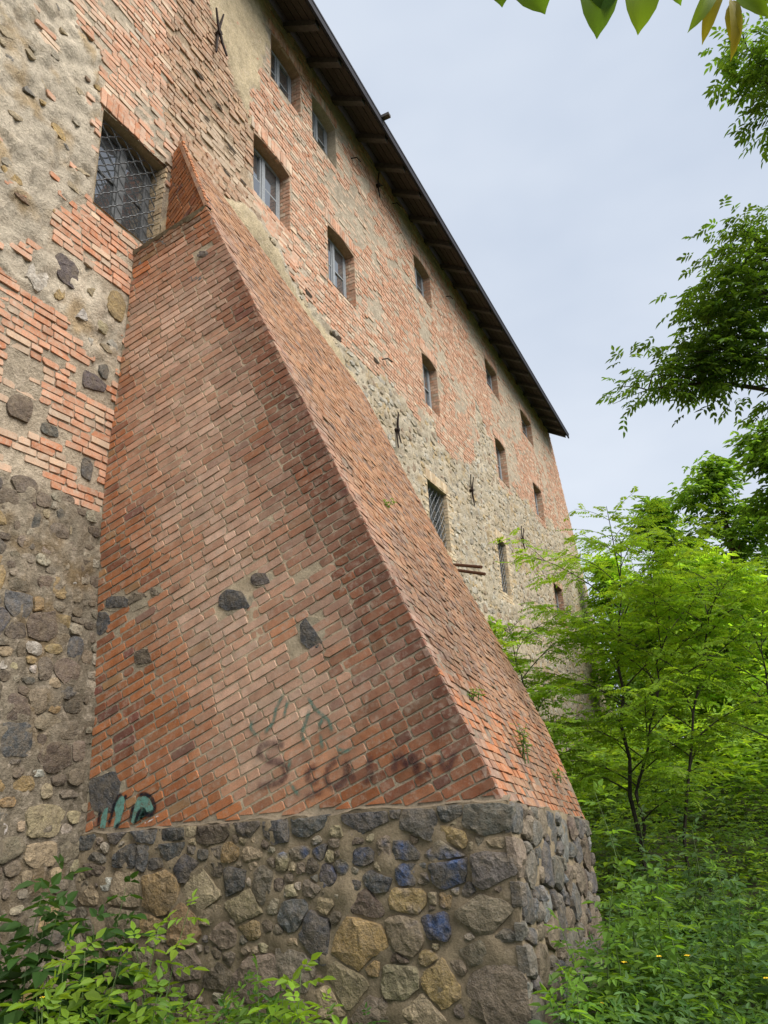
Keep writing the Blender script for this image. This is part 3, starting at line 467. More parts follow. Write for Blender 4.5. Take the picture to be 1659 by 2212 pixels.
LEFT_STONES = [('O', [(3.827, 3.222), (3.809, 3.168), (3.75, 3.156), (3.718, 3.199), (3.701, 3.314), (3.719, 3.369), (3.778, 3.383), (3.81, 3.339)]), ('K', [(4.057, 3.228), (4.022, 3.196), (3.935, 3.179), (3.895, 3.196), (3.887, 3.251), (3.92, 3.283), (4.007, 3.301), (4.049, 3.285)]), ('D', [(3.844, 3.06), (3.825, 3.035), (3.772, 3.026), (3.747, 3.042), (3.74, 3.09), (3.759, 3.114), (3.812, 3.124), (3.837, 3.108)]), ('G', [(4.112, 3.043), (4.057, 2.987), (3.919, 2.965), (3.856, 2.999), (3.841, 3.101), (3.892, 3.157), (4.03, 3.183), (4.097, 3.149)]), ('G', [(3.923, 2.868), (3.895, 2.817), (3.816, 2.806), (3.776, 2.846), (3.761, 2.952), (3.787, 3.003), (3.866, 3.017), (3.907, 2.976)]), ('K', [(4.081, 2.819), (4.04, 2.784), (3.938, 2.771), (3.891, 2.793), (3.882, 2.858), (3.92, 2.893), (4.023, 2.908), (4.072, 2.886)]), ('K', [(4.396, 2.885), (4.335, 2.824), (4.18, 2.803), (4.109, 2.844), (4.093, 2.962), (4.15, 3.023), (4.306, 3.049), (4.381, 3.008)]), ('O', [(4.545, 2.984), (4.513, 2.959), (4.434, 2.947), (4.398, 2.962), (4.392, 3.007), (4.423, 3.032), (4.502, 3.044), (4.539, 3.03)]), ('O', [(4.486, 3.277), (4.453, 3.236), (4.366, 3.219), (4.326, 3.246), (4.316, 3.325), (4.348, 3.366), (4.435, 3.385), (4.477, 3.358)]), ('W', [(4.609, 3.388), (4.59, 3.366), (4.54, 3.356), (4.517, 3.369), (4.512, 3.41), (4.531, 3.432), (4.581, 3.443), (4.604, 3.43)]), ('B', [(4.649, 3.243), (4.62, 3.214), (4.546, 3.201), (4.512, 3.218), (4.505, 3.271), (4.534, 3.301), (4.608, 3.315), (4.643, 3.298)]), ('O', [(4.236, 3.074), (4.22, 3.044), (4.176, 3.036), (4.154, 3.06), (4.146, 3.123), (4.161, 3.154), (4.205, 3.162), (4.228, 3.138)]), ('W', [(4.246, 2.696), (4.219, 2.672), (4.151, 2.664), (4.119, 2.681), (4.112, 2.73), (4.138, 2.754), (4.207, 2.763), (4.239, 2.746)]), ('O', [(4.454, 2.727), (4.417, 2.706), (4.326, 2.695), (4.285, 2.707), (4.28, 2.744), (4.316, 2.765), (4.407, 2.776), (4.449, 2.765)]), ('G', [(4.676, 2.723), (4.65, 2.677), (4.577, 2.67), (4.541, 2.707), (4.53, 2.804), (4.555, 2.85), (4.628, 2.86), (4.665, 2.822)]), ('T', [(3.96, 2.647), (3.931, 2.628), (3.859, 2.62), (3.826, 2.631), (3.821, 2.666), (3.849, 2.685), (3.922, 2.693), (3.955, 2.682)]), ('W', [(3.938, 2.535), (3.921, 2.521), (3.875, 2.516), (3.854, 2.527), (3.849, 2.556), (3.867, 2.57), (3.913, 2.575), (3.934, 2.564)]), ('O', [(4.199, 2.607), (4.182, 2.592), (4.14, 2.587), (4.12, 2.598), (4.116, 2.628), (4.132, 2.643), (4.175, 2.648), (4.195, 2.637)]), ('W', [(4.216, 2.527), (4.206, 2.513), (4.177, 2.511), (4.164, 2.522), (4.159, 2.552), (4.17, 2.566), (4.198, 2.569), (4.212, 2.558)]), ('B', [(4.358, 2.509), (4.334, 2.467), (4.268, 2.462), (4.235, 2.498), (4.223, 2.589), (4.246, 2.631), (4.312, 2.639), (4.346, 2.602)]), ('B', [(4.638, 2.509), (4.592, 2.464), (4.474, 2.455), (4.42, 2.491), (4.409, 2.584), (4.452, 2.629), (4.57, 2.641), (4.627, 2.606)]), ('K', [(3.964, 2.446), (3.94, 2.429), (3.882, 2.424), (3.855, 2.437), (3.85, 2.471), (3.872, 2.488), (3.931, 2.493), (3.959, 2.481)]), ('K', [(4.141, 2.337), (4.125, 2.32), (4.084, 2.318), (4.064, 2.332), (4.059, 2.366), (4.075, 2.383), (4.116, 2.386), (4.136, 2.372)]), ('B', [(4.349, 2.243), (4.314, 2.202), (4.221, 2.198), (4.177, 2.234), (4.165, 2.322), (4.198, 2.362), (4.292, 2.369), (4.338, 2.333)]), ('K', [(4.164, 2.156), (4.124, 2.107), (4.017, 2.104), (3.965, 2.148), (3.949, 2.255), (3.988, 2.304), (4.095, 2.311), (4.149, 2.266)]), ('K', [(4.702, 2.231), (4.667, 2.205), (4.58, 2.201), (4.54, 2.223), (4.533, 2.279), (4.567, 2.305), (4.654, 2.31), (4.695, 2.288)]), ('B', [(4.519, 2.07), (4.459, 2.037), (4.312, 2.034), (4.247, 2.063), (4.237, 2.133), (4.294, 2.165), (4.441, 2.171), (4.51, 2.142)]), ('B', [(4.703, 2.013), (4.653, 1.983), (4.529, 1.982), (4.474, 2.009), (4.465, 2.075), (4.513, 2.105), (4.637, 2.108), (4.695, 2.081)]), ('G', [(4.199, 1.898), (4.153, 1.835), (4.026, 1.836), (3.965, 1.897), (3.944, 2.041), (3.987, 2.104), (4.114, 2.108), (4.179, 2.046)]), ('K', [(4.643, 1.763), (4.563, 1.719), (4.372, 1.723), (4.287, 1.769), (4.273, 1.872), (4.346, 1.916), (4.538, 1.917), (4.629, 1.871)]), ('B', [(4.763, 1.833), (4.74, 1.799), (4.676, 1.8), (4.645, 1.834), (4.636, 1.912), (4.659, 1.946), (4.722, 1.947), (4.754, 1.913)]), ('D', [(4.133, 1.785), (4.114, 1.776), (4.068, 1.777), (4.047, 1.786), (4.043, 1.808), (4.062, 1.818), (4.108, 1.817), (4.13, 1.807)]), ('O', [(4.052, 1.614), (4.034, 1.584), (3.983, 1.587), (3.957, 1.617), (3.946, 1.687), (3.964, 1.716), (4.015, 1.715), (4.041, 1.684)]), ('O', [(4.273, 1.597), (4.235, 1.575), (4.141, 1.579), (4.098, 1.604), (4.09, 1.659), (4.126, 1.681), (4.221, 1.678), (4.265, 1.653)]), ('T', [(4.455, 1.533), (4.436, 1.512), (4.386, 1.514), (4.362, 1.537), (4.355, 1.588), (4.373, 1.609), (4.424, 1.607), (4.448, 1.584)]), ('B', [(4.772, 1.625), (4.744, 1.601), (4.674, 1.603), (4.641, 1.63), (4.634, 1.689), (4.66, 1.714), (4.731, 1.712), (4.765, 1.685)]), ('K', [(4.576, 1.619), (4.552, 1.603), (4.493, 1.605), (4.465, 1.623), (4.46, 1.664), (4.483, 1.68), (4.543, 1.679), (4.571, 1.66)]), ('W', [(4.387, 1.686), (4.358, 1.675), (4.288, 1.677), (4.256, 1.69), (4.253, 1.718), (4.281, 1.729), (4.351, 1.727), (4.383, 1.715)]), ('B', [(4.726, 1.508), (4.684, 1.498), (4.585, 1.503), (4.542, 1.518), (4.538, 1.547), (4.578, 1.557), (4.677, 1.552), (4.722, 1.538)]), ('O', [(4.126, 1.477), (4.097, 1.465), (4.026, 1.469), (3.994, 1.485), (3.989, 1.517), (4.017, 1.529), (4.088, 1.525), (4.121, 1.509)]), ('T', [(4.583, 1.259), (4.512, 1.219), (4.335, 1.235), (4.255, 1.288), (4.24, 1.397), (4.306, 1.439), (4.484, 1.427), (4.569, 1.373)]), ('T', [(4.764, 1.31), (4.743, 1.292), (4.689, 1.297), (4.664, 1.318), (4.658, 1.364), (4.679, 1.382), (4.733, 1.379), (4.759, 1.357)]), ('W', [(4.07, 1.277), (4.059, 1.261), (4.028, 1.264), (4.011, 1.283), (4.005, 1.324), (4.016, 1.341), (4.048, 1.339), (4.064, 1.32)]), ('B', [(4.234, 1.096), (4.182, 1.069), (4.054, 1.084), (3.996, 1.123), (3.984, 1.2), (4.033, 1.228), (4.161, 1.215), (4.222, 1.175)]), ('T', [(4.565, 1.026), (4.502, 0.999), (4.348, 1.018), (4.28, 1.06), (4.269, 1.14), (4.328, 1.168), (4.482, 1.152), (4.555, 1.109)]), ('B', [(4.781, 1.037), (4.742, 1.01), (4.644, 1.022), (4.599, 1.058), (4.59, 1.13), (4.627, 1.157), (4.725, 1.147), (4.772, 1.111)]), ('B', [(3.752, 3.08), (3.725, 3.035), (3.649, 3.022), (3.612, 3.053), (3.598, 3.141), (3.624, 3.185), (3.7, 3.201), (3.739, 3.169)]), ('T', [(3.814, 2.656), (3.782, 2.612), (3.694, 2.602), (3.652, 2.637), (3.638, 2.727), (3.668, 2.771), (3.756, 2.783), (3.8, 2.749)]), ('K', [(3.876, 2.275), (3.847, 2.23), (3.766, 2.226), (3.726, 2.266), (3.71, 2.365), (3.738, 2.41), (3.819, 2.417), (3.861, 2.377)]), ('B', [(3.912, 1.912), (3.885, 1.872), (3.811, 1.873), (3.774, 1.911), (3.76, 2.002), (3.785, 2.042), (3.859, 2.044), (3.898, 2.005)]), ('O', [(3.786, 3.419), (3.769, 3.395), (3.723, 3.385), (3.701, 3.398), (3.695, 3.441), (3.711, 3.464), (3.757, 3.476), (3.78, 3.462)]), ('T', [(4.483, 2.429), (4.456, 2.411), (4.388, 2.406), (4.357, 2.42), (4.352, 2.457), (4.379, 2.475), (4.447, 2.48), (4.479, 2.467)]), ('T', [(4.022, 2.532), (4.007, 2.518), (3.966, 2.514), (3.948, 2.525), (3.943, 2.554), (3.959, 2.568), (3.999, 2.572), (4.018, 2.561)]), ('B', [(4.467, 3.118), (4.442, 3.099), (4.379, 3.088), (4.351, 3.098), (4.347, 3.13), (4.372, 3.149), (4.434, 3.16), (4.463, 3.151)]), ('W', [(3.854, 6.25), (3.807, 6.149), (3.68, 6.065), (3.619, 6.092), (3.599, 6.237), (3.643, 6.337), (3.77, 6.427), (3.834, 6.402)]), ('P', [(4.2, 6.569), (4.127, 6.445), (3.941, 6.32), (3.857, 6.334), (3.837, 6.486), (3.905, 6.607), (4.091, 6.741), (4.181, 6.731)]), ('O', [(4.051, 6.222), (4.028, 6.165), (3.965, 6.125), (3.933, 6.145), (3.922, 6.234), (3.944, 6.29), (4.007, 6.333), (4.04, 6.313)]), ('O', [(4.822, 6.525), (4.766, 6.418), (4.624, 6.331), (4.557, 6.36), (4.541, 6.516), (4.593, 6.623), (4.736, 6.717), (4.806, 6.688)]), ('W', [(4.383, 6.208), (4.339, 6.155), (4.231, 6.09), (4.184, 6.085), (4.177, 6.14), (4.219, 6.192), (4.327, 6.259), (4.377, 6.265)]), ('K', [(3.952, 4.886), (3.892, 4.801), (3.739, 4.733), (3.668, 4.757), (3.651, 4.88), (3.706, 4.963), (3.859, 5.037), (3.934, 5.015)]), ('D', [(4.247, 4.818), (4.196, 4.776), (4.073, 4.724), (4.019, 4.721), (4.014, 4.765), (4.062, 4.806), (4.185, 4.86), (4.242, 4.864)]), ('P', [(4.711, 5.536), (4.635, 5.461), (4.453, 5.372), (4.374, 5.368), (4.364, 5.448), (4.435, 5.52), (4.618, 5.614), (4.702, 5.619)]), ('D', [(4.701, 4.519), (4.671, 4.448), (4.588, 4.419), (4.546, 4.463), (4.531, 4.597), (4.56, 4.669), (4.644, 4.701), (4.687, 4.657)]), ('D', [(4.719, 5.688), (4.691, 5.635), (4.617, 5.598), (4.582, 5.617), (4.573, 5.7), (4.601, 5.752), (4.674, 5.791), (4.71, 5.772)]), ('B', [(4.077, 4.181), (4.027, 4.14), (3.905, 4.099), (3.852, 4.104), (3.844, 4.156), (3.892, 4.196), (4.013, 4.238), (4.07, 4.234)]), ('B', [(4.249, 4.09), (4.215, 4.058), (4.129, 4.031), (4.091, 4.039), (4.084, 4.085), (4.118, 4.116), (4.203, 4.144), (4.243, 4.136)]), ('D', [(4.145, 3.856), (4.119, 3.822), (4.053, 3.803), (4.022, 3.82), (4.014, 3.879), (4.039, 3.913), (4.105, 3.933), (4.137, 3.916)]), ('O', [(3.822, 3.798), (3.786, 3.768), (3.697, 3.742), (3.657, 3.749), (3.65, 3.791), (3.685, 3.82), (3.774, 3.847), (3.816, 3.841)]), ('B', [(4.453, 3.846), (4.409, 3.813), (4.302, 3.784), (4.255, 3.791), (4.249, 3.837), (4.291, 3.869), (4.398, 3.899), (4.447, 3.893)]), ('B', [(3.891, 4.012), (3.845, 3.97), (3.731, 3.934), (3.679, 3.943), (3.671, 4.0), (3.715, 4.04), (3.829, 4.079), (3.883, 4.071)]), ('T', [(4.444, 6.502), (4.411, 6.458), (4.33, 6.406), (4.294, 6.404), (4.288, 6.451), (4.32, 6.494), (4.401, 6.548), (4.438, 6.55)]), ('T', [(4.635, 6.188), (4.597, 6.139), (4.503, 6.084), (4.461, 6.084), (4.455, 6.141), (4.491, 6.189), (4.585, 6.246), (4.629, 6.246)]), ('D', [(3.732, 4.07), (3.707, 4.032), (3.64, 4.01), (3.608, 4.028), (3.599, 4.092), (3.623, 4.129), (3.689, 4.153), (3.722, 4.135)]), ('D', [(4.435, 4.005), (4.415, 3.975), (4.36, 3.958), (4.335, 3.975), (4.328, 4.029), (4.348, 4.06), (4.402, 4.077), (4.429, 4.061)])]
SIDE_STONES = [('G', [(-5.0, 3.135), (-5.056, 3.113), (-5.198, 3.133), (-5.262, 3.172), (-5.271, 3.244), (-5.213, 3.266), (-5.07, 3.245), (-5.007, 3.206)]), ('B', [(-4.769, 3.125), (-4.813, 3.099), (-4.922, 3.114), (-4.972, 3.153), (-4.98, 3.231), (-4.936, 3.258), (-4.825, 3.241), (-4.776, 3.202)]), ('B', [(-4.584, 3.205), (-4.617, 3.192), (-4.697, 3.204), (-4.733, 3.227), (-4.737, 3.27), (-4.703, 3.282), (-4.623, 3.27), (-4.588, 3.247)]), ('G', [(-5.206, 2.946), (-5.241, 2.903), (-5.336, 2.915), (-5.383, 2.968), (-5.397, 3.082), (-5.361, 3.126), (-5.265, 3.113), (-5.218, 3.059)]), ('K', [(-4.661, 2.597), (-4.703, 2.571), (-4.807, 2.582), (-4.855, 2.617), (-4.862, 2.69), (-4.82, 2.717), (-4.714, 2.705), (-4.667, 2.669)]), ('G', [(-4.905, 1.434), (-4.978, 1.367), (-5.17, 1.371), (-5.262, 1.443), (-5.283, 1.611), (-5.207, 1.68), (-5.011, 1.672), (-4.921, 1.598)]), ('G', [(-2.891, 2.567), (-2.936, 2.52), (-3.041, 2.532), (-3.086, 2.589), (-3.084, 2.712), (-3.038, 2.759), (-2.932, 2.745), (-2.888, 2.687)]), ('G', [(-3.614, 2.947), (-3.681, 2.917), (-3.843, 2.939), (-3.915, 2.99), (-3.918, 3.086), (-3.849, 3.117), (-3.685, 3.092), (-3.616, 3.041)]), ('P', [(-3.391, 3.116), (-3.434, 3.098), (-3.535, 3.114), (-3.58, 3.146), (-3.581, 3.204), (-3.537, 3.223), (-3.435, 3.206), (-3.392, 3.174)]), ('M', [(-2.96, 3.1), (-2.971, 3.049), (-2.995, 3.052), (-3.004, 3.107), (-3.002, 3.232), (-2.991, 3.285), (-2.967, 3.281), (-2.958, 3.225)]), ('P', [(-4.207, 6.837), (-4.24, 6.832), (-4.321, 6.865), (-4.357, 6.899), (-4.359, 6.945), (-4.325, 6.95), (-4.244, 6.916), (-4.209, 6.883)]), ('S', [(-4.262, 6.549), (-4.304, 6.551), (-4.405, 6.59), (-4.449, 6.623), (-4.451, 6.658), (-4.409, 6.656), (-4.307, 6.616), (-4.264, 6.584)]), ('S', [(-4.808, 7.246), (-4.844, 7.248), (-4.933, 7.286), (-4.972, 7.316), (-4.975, 7.347), (-4.937, 7.345), (-4.849, 7.307), (-4.81, 7.277)]), ('S', [(-5.134, 7.094), (-5.152, 7.087), (-5.198, 7.106), (-5.219, 7.128), (-5.222, 7.164), (-5.204, 7.171), (-5.158, 7.152), (-5.137, 7.129)])]
BLUE_BLOTCHES = [(-2.833, 0.892, 0.07), (-2.265, 0.923, 0.08), (-1.93, 0.962, 0.13), (-2.064, 0.622, 0.13), (-3.185, 0.695, 0.07), (-2.494, 0.872, 0.09), (-2.24, 1.07, 0.07), (-2.377, 1.045, 0.07), (-2.626, 1.045, 0.08), (-2.725, 0.969, 0.06), (-2.952, 1.071, 0.06), (-3.036, 1.058, 0.05), (-3.226, 1.072, 0.06), (-2.091, 1.082, 0.05), (-2.636, 0.832, 0.05)]
DARK_STROKES = [[(-3.23, 1.793), (-3.344, 1.827), (-3.459, 1.815), (-3.494, 1.753), (-3.412, 1.704), (-3.275, 1.679), (-3.22, 1.623), (-3.242, 1.554), (-3.366, 1.524), (-3.503, 1.511)], [(-2.936, 1.636), (-3.022, 1.618), (-3.055, 1.564), (-3.013, 1.524), (-2.923, 1.533)], [(-2.755, 1.688), (-2.84, 1.641), (-2.885, 1.557), (-2.845, 1.484), (-2.741, 1.497), (-2.692, 1.583), (-2.724, 1.669)], [(-2.692, 1.702), (-2.676, 1.582), (-2.628, 1.505)], [(-3.079, 1.414), (-2.887, 1.469)], [(-2.589, 1.495), (-2.497, 1.541), (-2.465, 1.573)], [(-2.488, 1.708), (-2.521, 1.609), (-2.478, 1.524)], [(-2.292, 1.697), (-2.32, 1.559)], [(-2.281, 1.713), (-2.212, 1.595), (-2.158, 1.69), (-2.144, 1.559), (-2.087, 1.501)], [(-2.029, 1.651), (-2.063, 1.508)], [(-1.972, 1.672), (-1.91, 1.549), (-1.874, 1.643), (-1.817, 1.672)], [(-2.162, 1.625), (-2.09, 1.581)]]
TEAL_STROKES = [[(-3.532, 2.015), (-3.579, 1.962), (-3.488, 1.872)], [(-3.239, 2.2), (-3.321, 2.084), (-3.344, 1.974), (-3.437, 1.897)], [(-3.2, 2.159), (-3.252, 1.995)], [(-3.028, 2.162), (-2.981, 2.075), (-2.912, 2.012), (-2.831, 1.955), (-2.813, 1.856)], [(-3.094, 1.911), (-3.052, 1.783)], [(-2.919, 1.881), (-2.897, 1.73)], [(-2.794, 1.759), (-2.687, 1.715), (-2.648, 1.759)], [(-3.209, 1.553), (-3.144, 1.464), (-3.096, 1.428)], [(-3.003, 2.059), (-3.049, 1.953), (-3.095, 1.848)], [(-2.873, 1.994), (-2.94, 1.909)], [(-3.186, 1.71), (-3.209, 1.605)]]
TEAL_SHAPES = [[(-4.897, 1.499), (-4.855, 1.476), (-4.857, 1.384), (-4.888, 1.288), (-4.922, 1.235), (-4.96, 1.241), (-4.947, 1.342), (-4.969, 1.402), (-4.937, 1.462)], [(-5.079, 1.389), (-5.042, 1.401), (-5.041, 1.323), (-5.056, 1.236), (-5.115, 1.243), (-5.11, 1.324)], [(-4.708, 1.474), (-4.632, 1.483), (-4.569, 1.451), (-4.548, 1.408), (-4.516, 1.376), (-4.546, 1.345), (-4.597, 1.354), (-4.624, 1.389), (-4.658, 1.394), (-4.695, 1.367), (-4.724, 1.317), (-4.742, 1.262), (-4.771, 1.286), (-4.754, 1.37), (-4.734, 1.424)]]
OUTLINE_STROKES = [[(-4.874, 1.514), (-4.934, 1.483), (-4.975, 1.413), (-4.997, 1.322), (-5.028, 1.247)], [(-4.858, 1.503), (-4.838, 1.459)], [(-4.891, 1.282), (-4.947, 1.224)], [(-4.724, 1.482), (-4.649, 1.502), (-4.571, 1.478), (-4.53, 1.434), (-4.504, 1.386), (-4.531, 1.339), (-4.582, 1.324), (-4.637, 1.357)], [(-4.655, 1.389), (-4.697, 1.348), (-4.721, 1.274)], [(-4.743, 1.434), (-4.772, 1.339), (-4.782, 1.275)], [(-5.125, 1.395), (-5.14, 1.313), (-5.136, 1.243)]]
SCRIBBLE = [[(-4.611, 1.26), (-4.618, 1.278), (-4.601, 1.283), (-4.602, 1.264)], [(-4.588, 1.274), (-4.571, 1.291), (-4.567, 1.278), (-4.554, 1.295), (-4.55, 1.284), (-4.534, 1.303), (-4.53, 1.292), (-4.516, 1.306)], [(-4.506, 1.31), (-4.497, 1.323), (-4.487, 1.312), (-4.474, 1.329), (-4.458, 1.32)]]

# ------------------------------------------------------------------ ground
def ground_h(x, y):
    x = np.asarray(x, float); y = np.asarray(y, float)
    h = -0.22 + 0.13 * np.maximum(0, y - 10) * np.clip((x + 6) / 4, 0, 1) * np.clip(1.4 - y / 60, 0, 1)
    h = h + 0.10 * np.maximum(0, x - 1.5) * np.clip(1.5 - x / 40, 0, 1) * np.clip((y - 2) / 8, 0, 1)
    return h
gx = np.unique(np.concatenate([np.linspace(-8, 8, 60), np.linspace(-400, 400, 61)]))
gy = np.unique(np.concatenate([np.linspace(-4, 30, 90), np.linspace(-400, 400, 61)]))
GX, GY = np.meshgrid(gx, gy, indexing='ij')
GZ = ground_h(GX, GY) + (fbm(np.column_stack([GX.ravel() * 1.3, GY.ravel() * 1.3, 0 * GX.ravel()]), 3).reshape(GX.shape) - 0.5) * 0.12
Vg = np.column_stack([GX.ravel(), GY.ravel(), GZ.ravel()])
a_, b_ = len(gx), len(gy)
I = (np.arange(a_ - 1)[:, None] * b_ + np.arange(b_ - 1)[None, :]).ravel()
Fg = np.column_stack([I, I + b_, I + b_ + 1, I + 1])
cg = np.tile(np.array([[0.045, 0.05, 0.022]]), (len(Vg), 1))
struct(obj('ground', make_mesh('ground', Vg, Fg.ravel(), np.full(len(Fg), 4), M['paving'], cg)))

# ------------------------------------------------------------------ building: wall surface
X0, YW0, WTOP = -5.3, -3.0, 14.93
def wall_end(z):
    z = np.asarray(z, float); return 28.3 + np.maximum(0, 14.9 - z) * 0.58
def wx(y, z):
    y = np.asarray(y, float); z = np.asarray(z, float)
    r = X0 - 0.15 * np.exp(-((z - 4.3) / 1.7) ** 2) * np.clip((7 - y) / 1.5, 0, 1)
    r = r + 0.26 * np.exp(-((y - 6.7) / 1.3) ** 2 - ((z - 9.1) / 0.7) ** 2)
    return r
WIN = [  # y0, y1, z0, z1, row, grille, reveal colour
    (7.54, 8.50, 13.10, 14.22, 1, 0, 'r'), (8.92, 9.84, 13.06, 14.18, 1, 0, 'p'), (13.77, 14.82, 12.78, 13.86, 1, 0, 'r'),
    (19.32, 20.6, 12.78, 13.84, 1, 0, 'r'), (23.4, 24.9, 12.82, 13.84, 1, 0, 'r'),
    (7.07, 8.11, 10.12, 11.40, 2, 0, 'r'), (9.39, 10.44, 10.05, 11.37, 2, 0, 'r'), (13.79, 14.72, 9.55, 10.98, 2, 0, 'r'),
    (19.46, 20.55, 9.66, 11.06, 2, 0, 'r'), (23.91, 25.1, 9.82, 11.1, 2, 0, 'r'),
    (4.22, 5.20, 7.56, 8.93, 3, 1, 'h'), (13.51, 14.68, 6.1, 7.56, 3, 1, 'c'), (18.5, 19.32, 5.95, 7.5, 3, 1, 'c'), (25.08, 26.45, 6.3, 7.54, 3, 0, 'b')]
PZ1 = [(0.5, 8.0), (2.59, 9.01), (2.6, 10.6), (3.46, 10.2), (3.8, 9.74), (4.08, 9.69), (4.21, 8.91), (4.15, 7.71), (3.92, 7.42), (3.71, 7.06), (3.73, 6.67), (3.08, 5.84), (0.5, 5.6)]
PZ2 = [(0.5, 5.6), (3.09, 5.75), (3.27, 6.04), (3.74, 6.62), (4.12, 6.73), (4.9, 6.6), (4.9, 5.69), (4.41, 5.77), (4.1, 5.98), (3.61, 6.04), (0.5, 6.2)]
BEZ = [(5.1, 15), (6.17, 15), (7.03, 11.65), (7.0, 9.6), (6.84, 9.2), (5.2, 9.2)]
PLZ = [(5.74, 13.32), (5.8, 15), (7.38, 15), (7.5, 14.05), (7.15, 12.25), (6.97, 11.49), (6.47, 12.26), (6.11, 12.55)]
S2Z = [(5.4, 9.2), (6.9, 9.39), (7.75, 9.32), (9.01, 8.86), (10.18, 8.95), (12.0, 9.05), (12.43, 8.81), (14.08, 9.4), (14.68, 8.84), (16.48, 8.89), (17.0, 9.19), (17.6, 10.4), (17.69, 11.4),
       (18.6, 10.9), (20.5, 9.9), (22.48, 9.8), (24.29, 9.9), (28.54, 10.4), (40, 10.6), (50, -2), (5.4, -2)]

def in_poly_v(x, y, P):
    r = np.zeros(len(x), bool); n = len(P); j = n - 1
    for i in range(n):
        xi, yi = P[i]; xj, yj = P[j]
        c = ((yi > y) != (yj > y)) & (x < (xj - xi) * (y - yi) / (yj - yi + 1e-12) + xi)
        r ^= c; j = i
    return r
def zones(y, z):
    y = np.asarray(y, float); z = np.asarray(z, float)
    k = np.clip((y - 3) / 4, 0.35, 1)
    o0 = np.zeros_like(y)
    yy = y + (fbm(np.column_stack([y * 1.5, z * 1.5, o0]), 31) - 0.5) * 0.9 * k
    zz = z + (fbm(np.column_stack([y * 1.5, z * 1.5, o0 + 5]), 37) - 0.5) * 0.9 * k
    r = np.zeros(len(y), int)
    r[in_poly_v(yy, zz, S2Z)] = 2
    r[(yy < 10.2) & (yy > 5.3) & (zz < 9.2 - np.maximum(0, yy - 7.3) * 0.3)] = 4
    r[in_poly_v(yy, zz, BEZ)] = 3
    r[in_poly_v(yy, zz, PLZ)] = 4
    r[in_poly_v(yy, zz, PZ1) | in_poly_v(yy, zz, PZ2)] = 1
    z2 = z + (fbm(np.column_stack([y * 3, z * 3, o0 + 2]), 41) - 0.5) * 0.12
    r[(z2 < 4.2) & (y < 6)] = 5
    for (a, b, c, d, row, gr, rv) in WIN:
        if row == 3 and rv != 'h' or (row == 2 and a > 13):
            q = (y > a - 0.17 - 0.12 * np.sin(z * 31)) & (y < b + 0.2 + 0.12 * np.sin(z * 37)) & (z > c - 0.25) & (z < d + 0.24)
            r[q] = 6 if rv == 'c' else 0
    return r
def in_window(y, z, pad=0.0):
    for w_ in WIN:
        if w_[0] - pad < y < w_[1] + pad and w_[2] - pad < z < w_[3] + pad: return True
    return False

building = thing('brick_building', 'long three-storey wall of red brick and rubble stone under dark eaves', 'building', (-5.3, 12.0, 0.0))

yl = np.concatenate([np.linspace(YW0, 2.2, 12), np.arange(2.235, 6, 0.035), np.arange(6, 12, 0.07), np.arange(12, 40, 0.14)] + [[w_[0], w_[1]] for w_ in WIN])
zl = np.concatenate([np.arange(-1.2, WTOP, 0.06), [WTOP]] + [[w_[2], w_[3]] for w_ in WIN])
yl = np.unique(np.round(yl, 4)); zl = np.unique(np.round(zl, 4))
YY, ZZ = np.meshgrid(yl, zl, indexing='ij')
ye = wall_end(ZZ); keep_y = YY.copy(); YY = np.minimum(YY, ye)
yf, zf = YY.ravel(), ZZ.ravel()
zn = zones(yf, zf)
o0 = np.zeros_like(yf)
n1 = fbm(np.column_stack([yf * 7, zf * 7, o0]), 51, 4) - 0.5
n2 = fbm(np.column_stack([yf * 2, zf * 2, o0]), 55, 3) - 0.5
amp = np.choose(zn, [0.014, 0.085, 0.075, 0.03, 0.02, 0.085, 0.02])
off = np.choose(zn, [-0.006, 0.006, 0.006, -0.014, 0.015, 0.008, -0.008])
n3 = np.abs(fbm(np.column_stack([yf * 5, zf * 9, o0]), 57, 4) - 0.5)
rag = np.choose(zn, [0.0, 0.10, 0.05, 0.02, 0.0, 0.06, 0.0])
XX = wx(yf, zf) + off + n1 * amp + n2 * 0.02 - rag * np.clip(0.14 - n3, 0, 1) * 1.6
smear = fbm(np.column_stack([yf * 0.8, zf * 0.8, o0 + 9]), 61, 4)
cols = np.array([(0.42, 0.35, 0.26), (0.53, 0.455, 0.35), (0.50, 0.425, 0.315), (0.34, 0.25, 0.165), (0.52, 0.42, 0.27), (0.245, 0.205, 0.15), (0.5, 0.42, 0.3)])[zn]
cols = cols * (0.86 + 0.5 * (fbm(np.column_stack([yf * 1.7, zf * 1.7, o0 + 3]), 66, 4) - 0.25))[:, None]
cols = cols * np.where((zf < 4.6) & (yf < 6), np.clip(0.72 + 0.28 * (zf - 1.0) / 3.0, 0.6, 1), 1)[:, None] ** 0.6  # darker towards the foot: dark rubble plus plant shade put into the colour
blot = fbm(np.column_stack([yf * 2.6, zf * 2.6, o0 + 8]), 68, 4)
rough_z = (zn == 1) | (zn == 5) | (zn == 2)
for thr, tint in ((0.62, (0.85, 0.74, 0.58)), (0.36, (0.74, 0.72, 0.70))):
    k_ = np.clip((blot - thr) * 9 if thr > 0.5 else (thr - blot) * 9, 0, 1) * rough_z
    cols = cols * (1 - k_[:, None] * (1 - np.array(tint)))
cols = cols * (1 - 0.35 * np.clip((0.10 - n3) * 8, 0, 1) * rough_z)[:, None]
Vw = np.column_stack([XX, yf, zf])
ny, nz_ = len(yl), len(zl)
I2, J2 = np.meshgrid(np.arange(ny - 1), np.arange(nz_ - 1), indexing='ij'); I2 = I2.ravel(); J2 = J2.ravel()
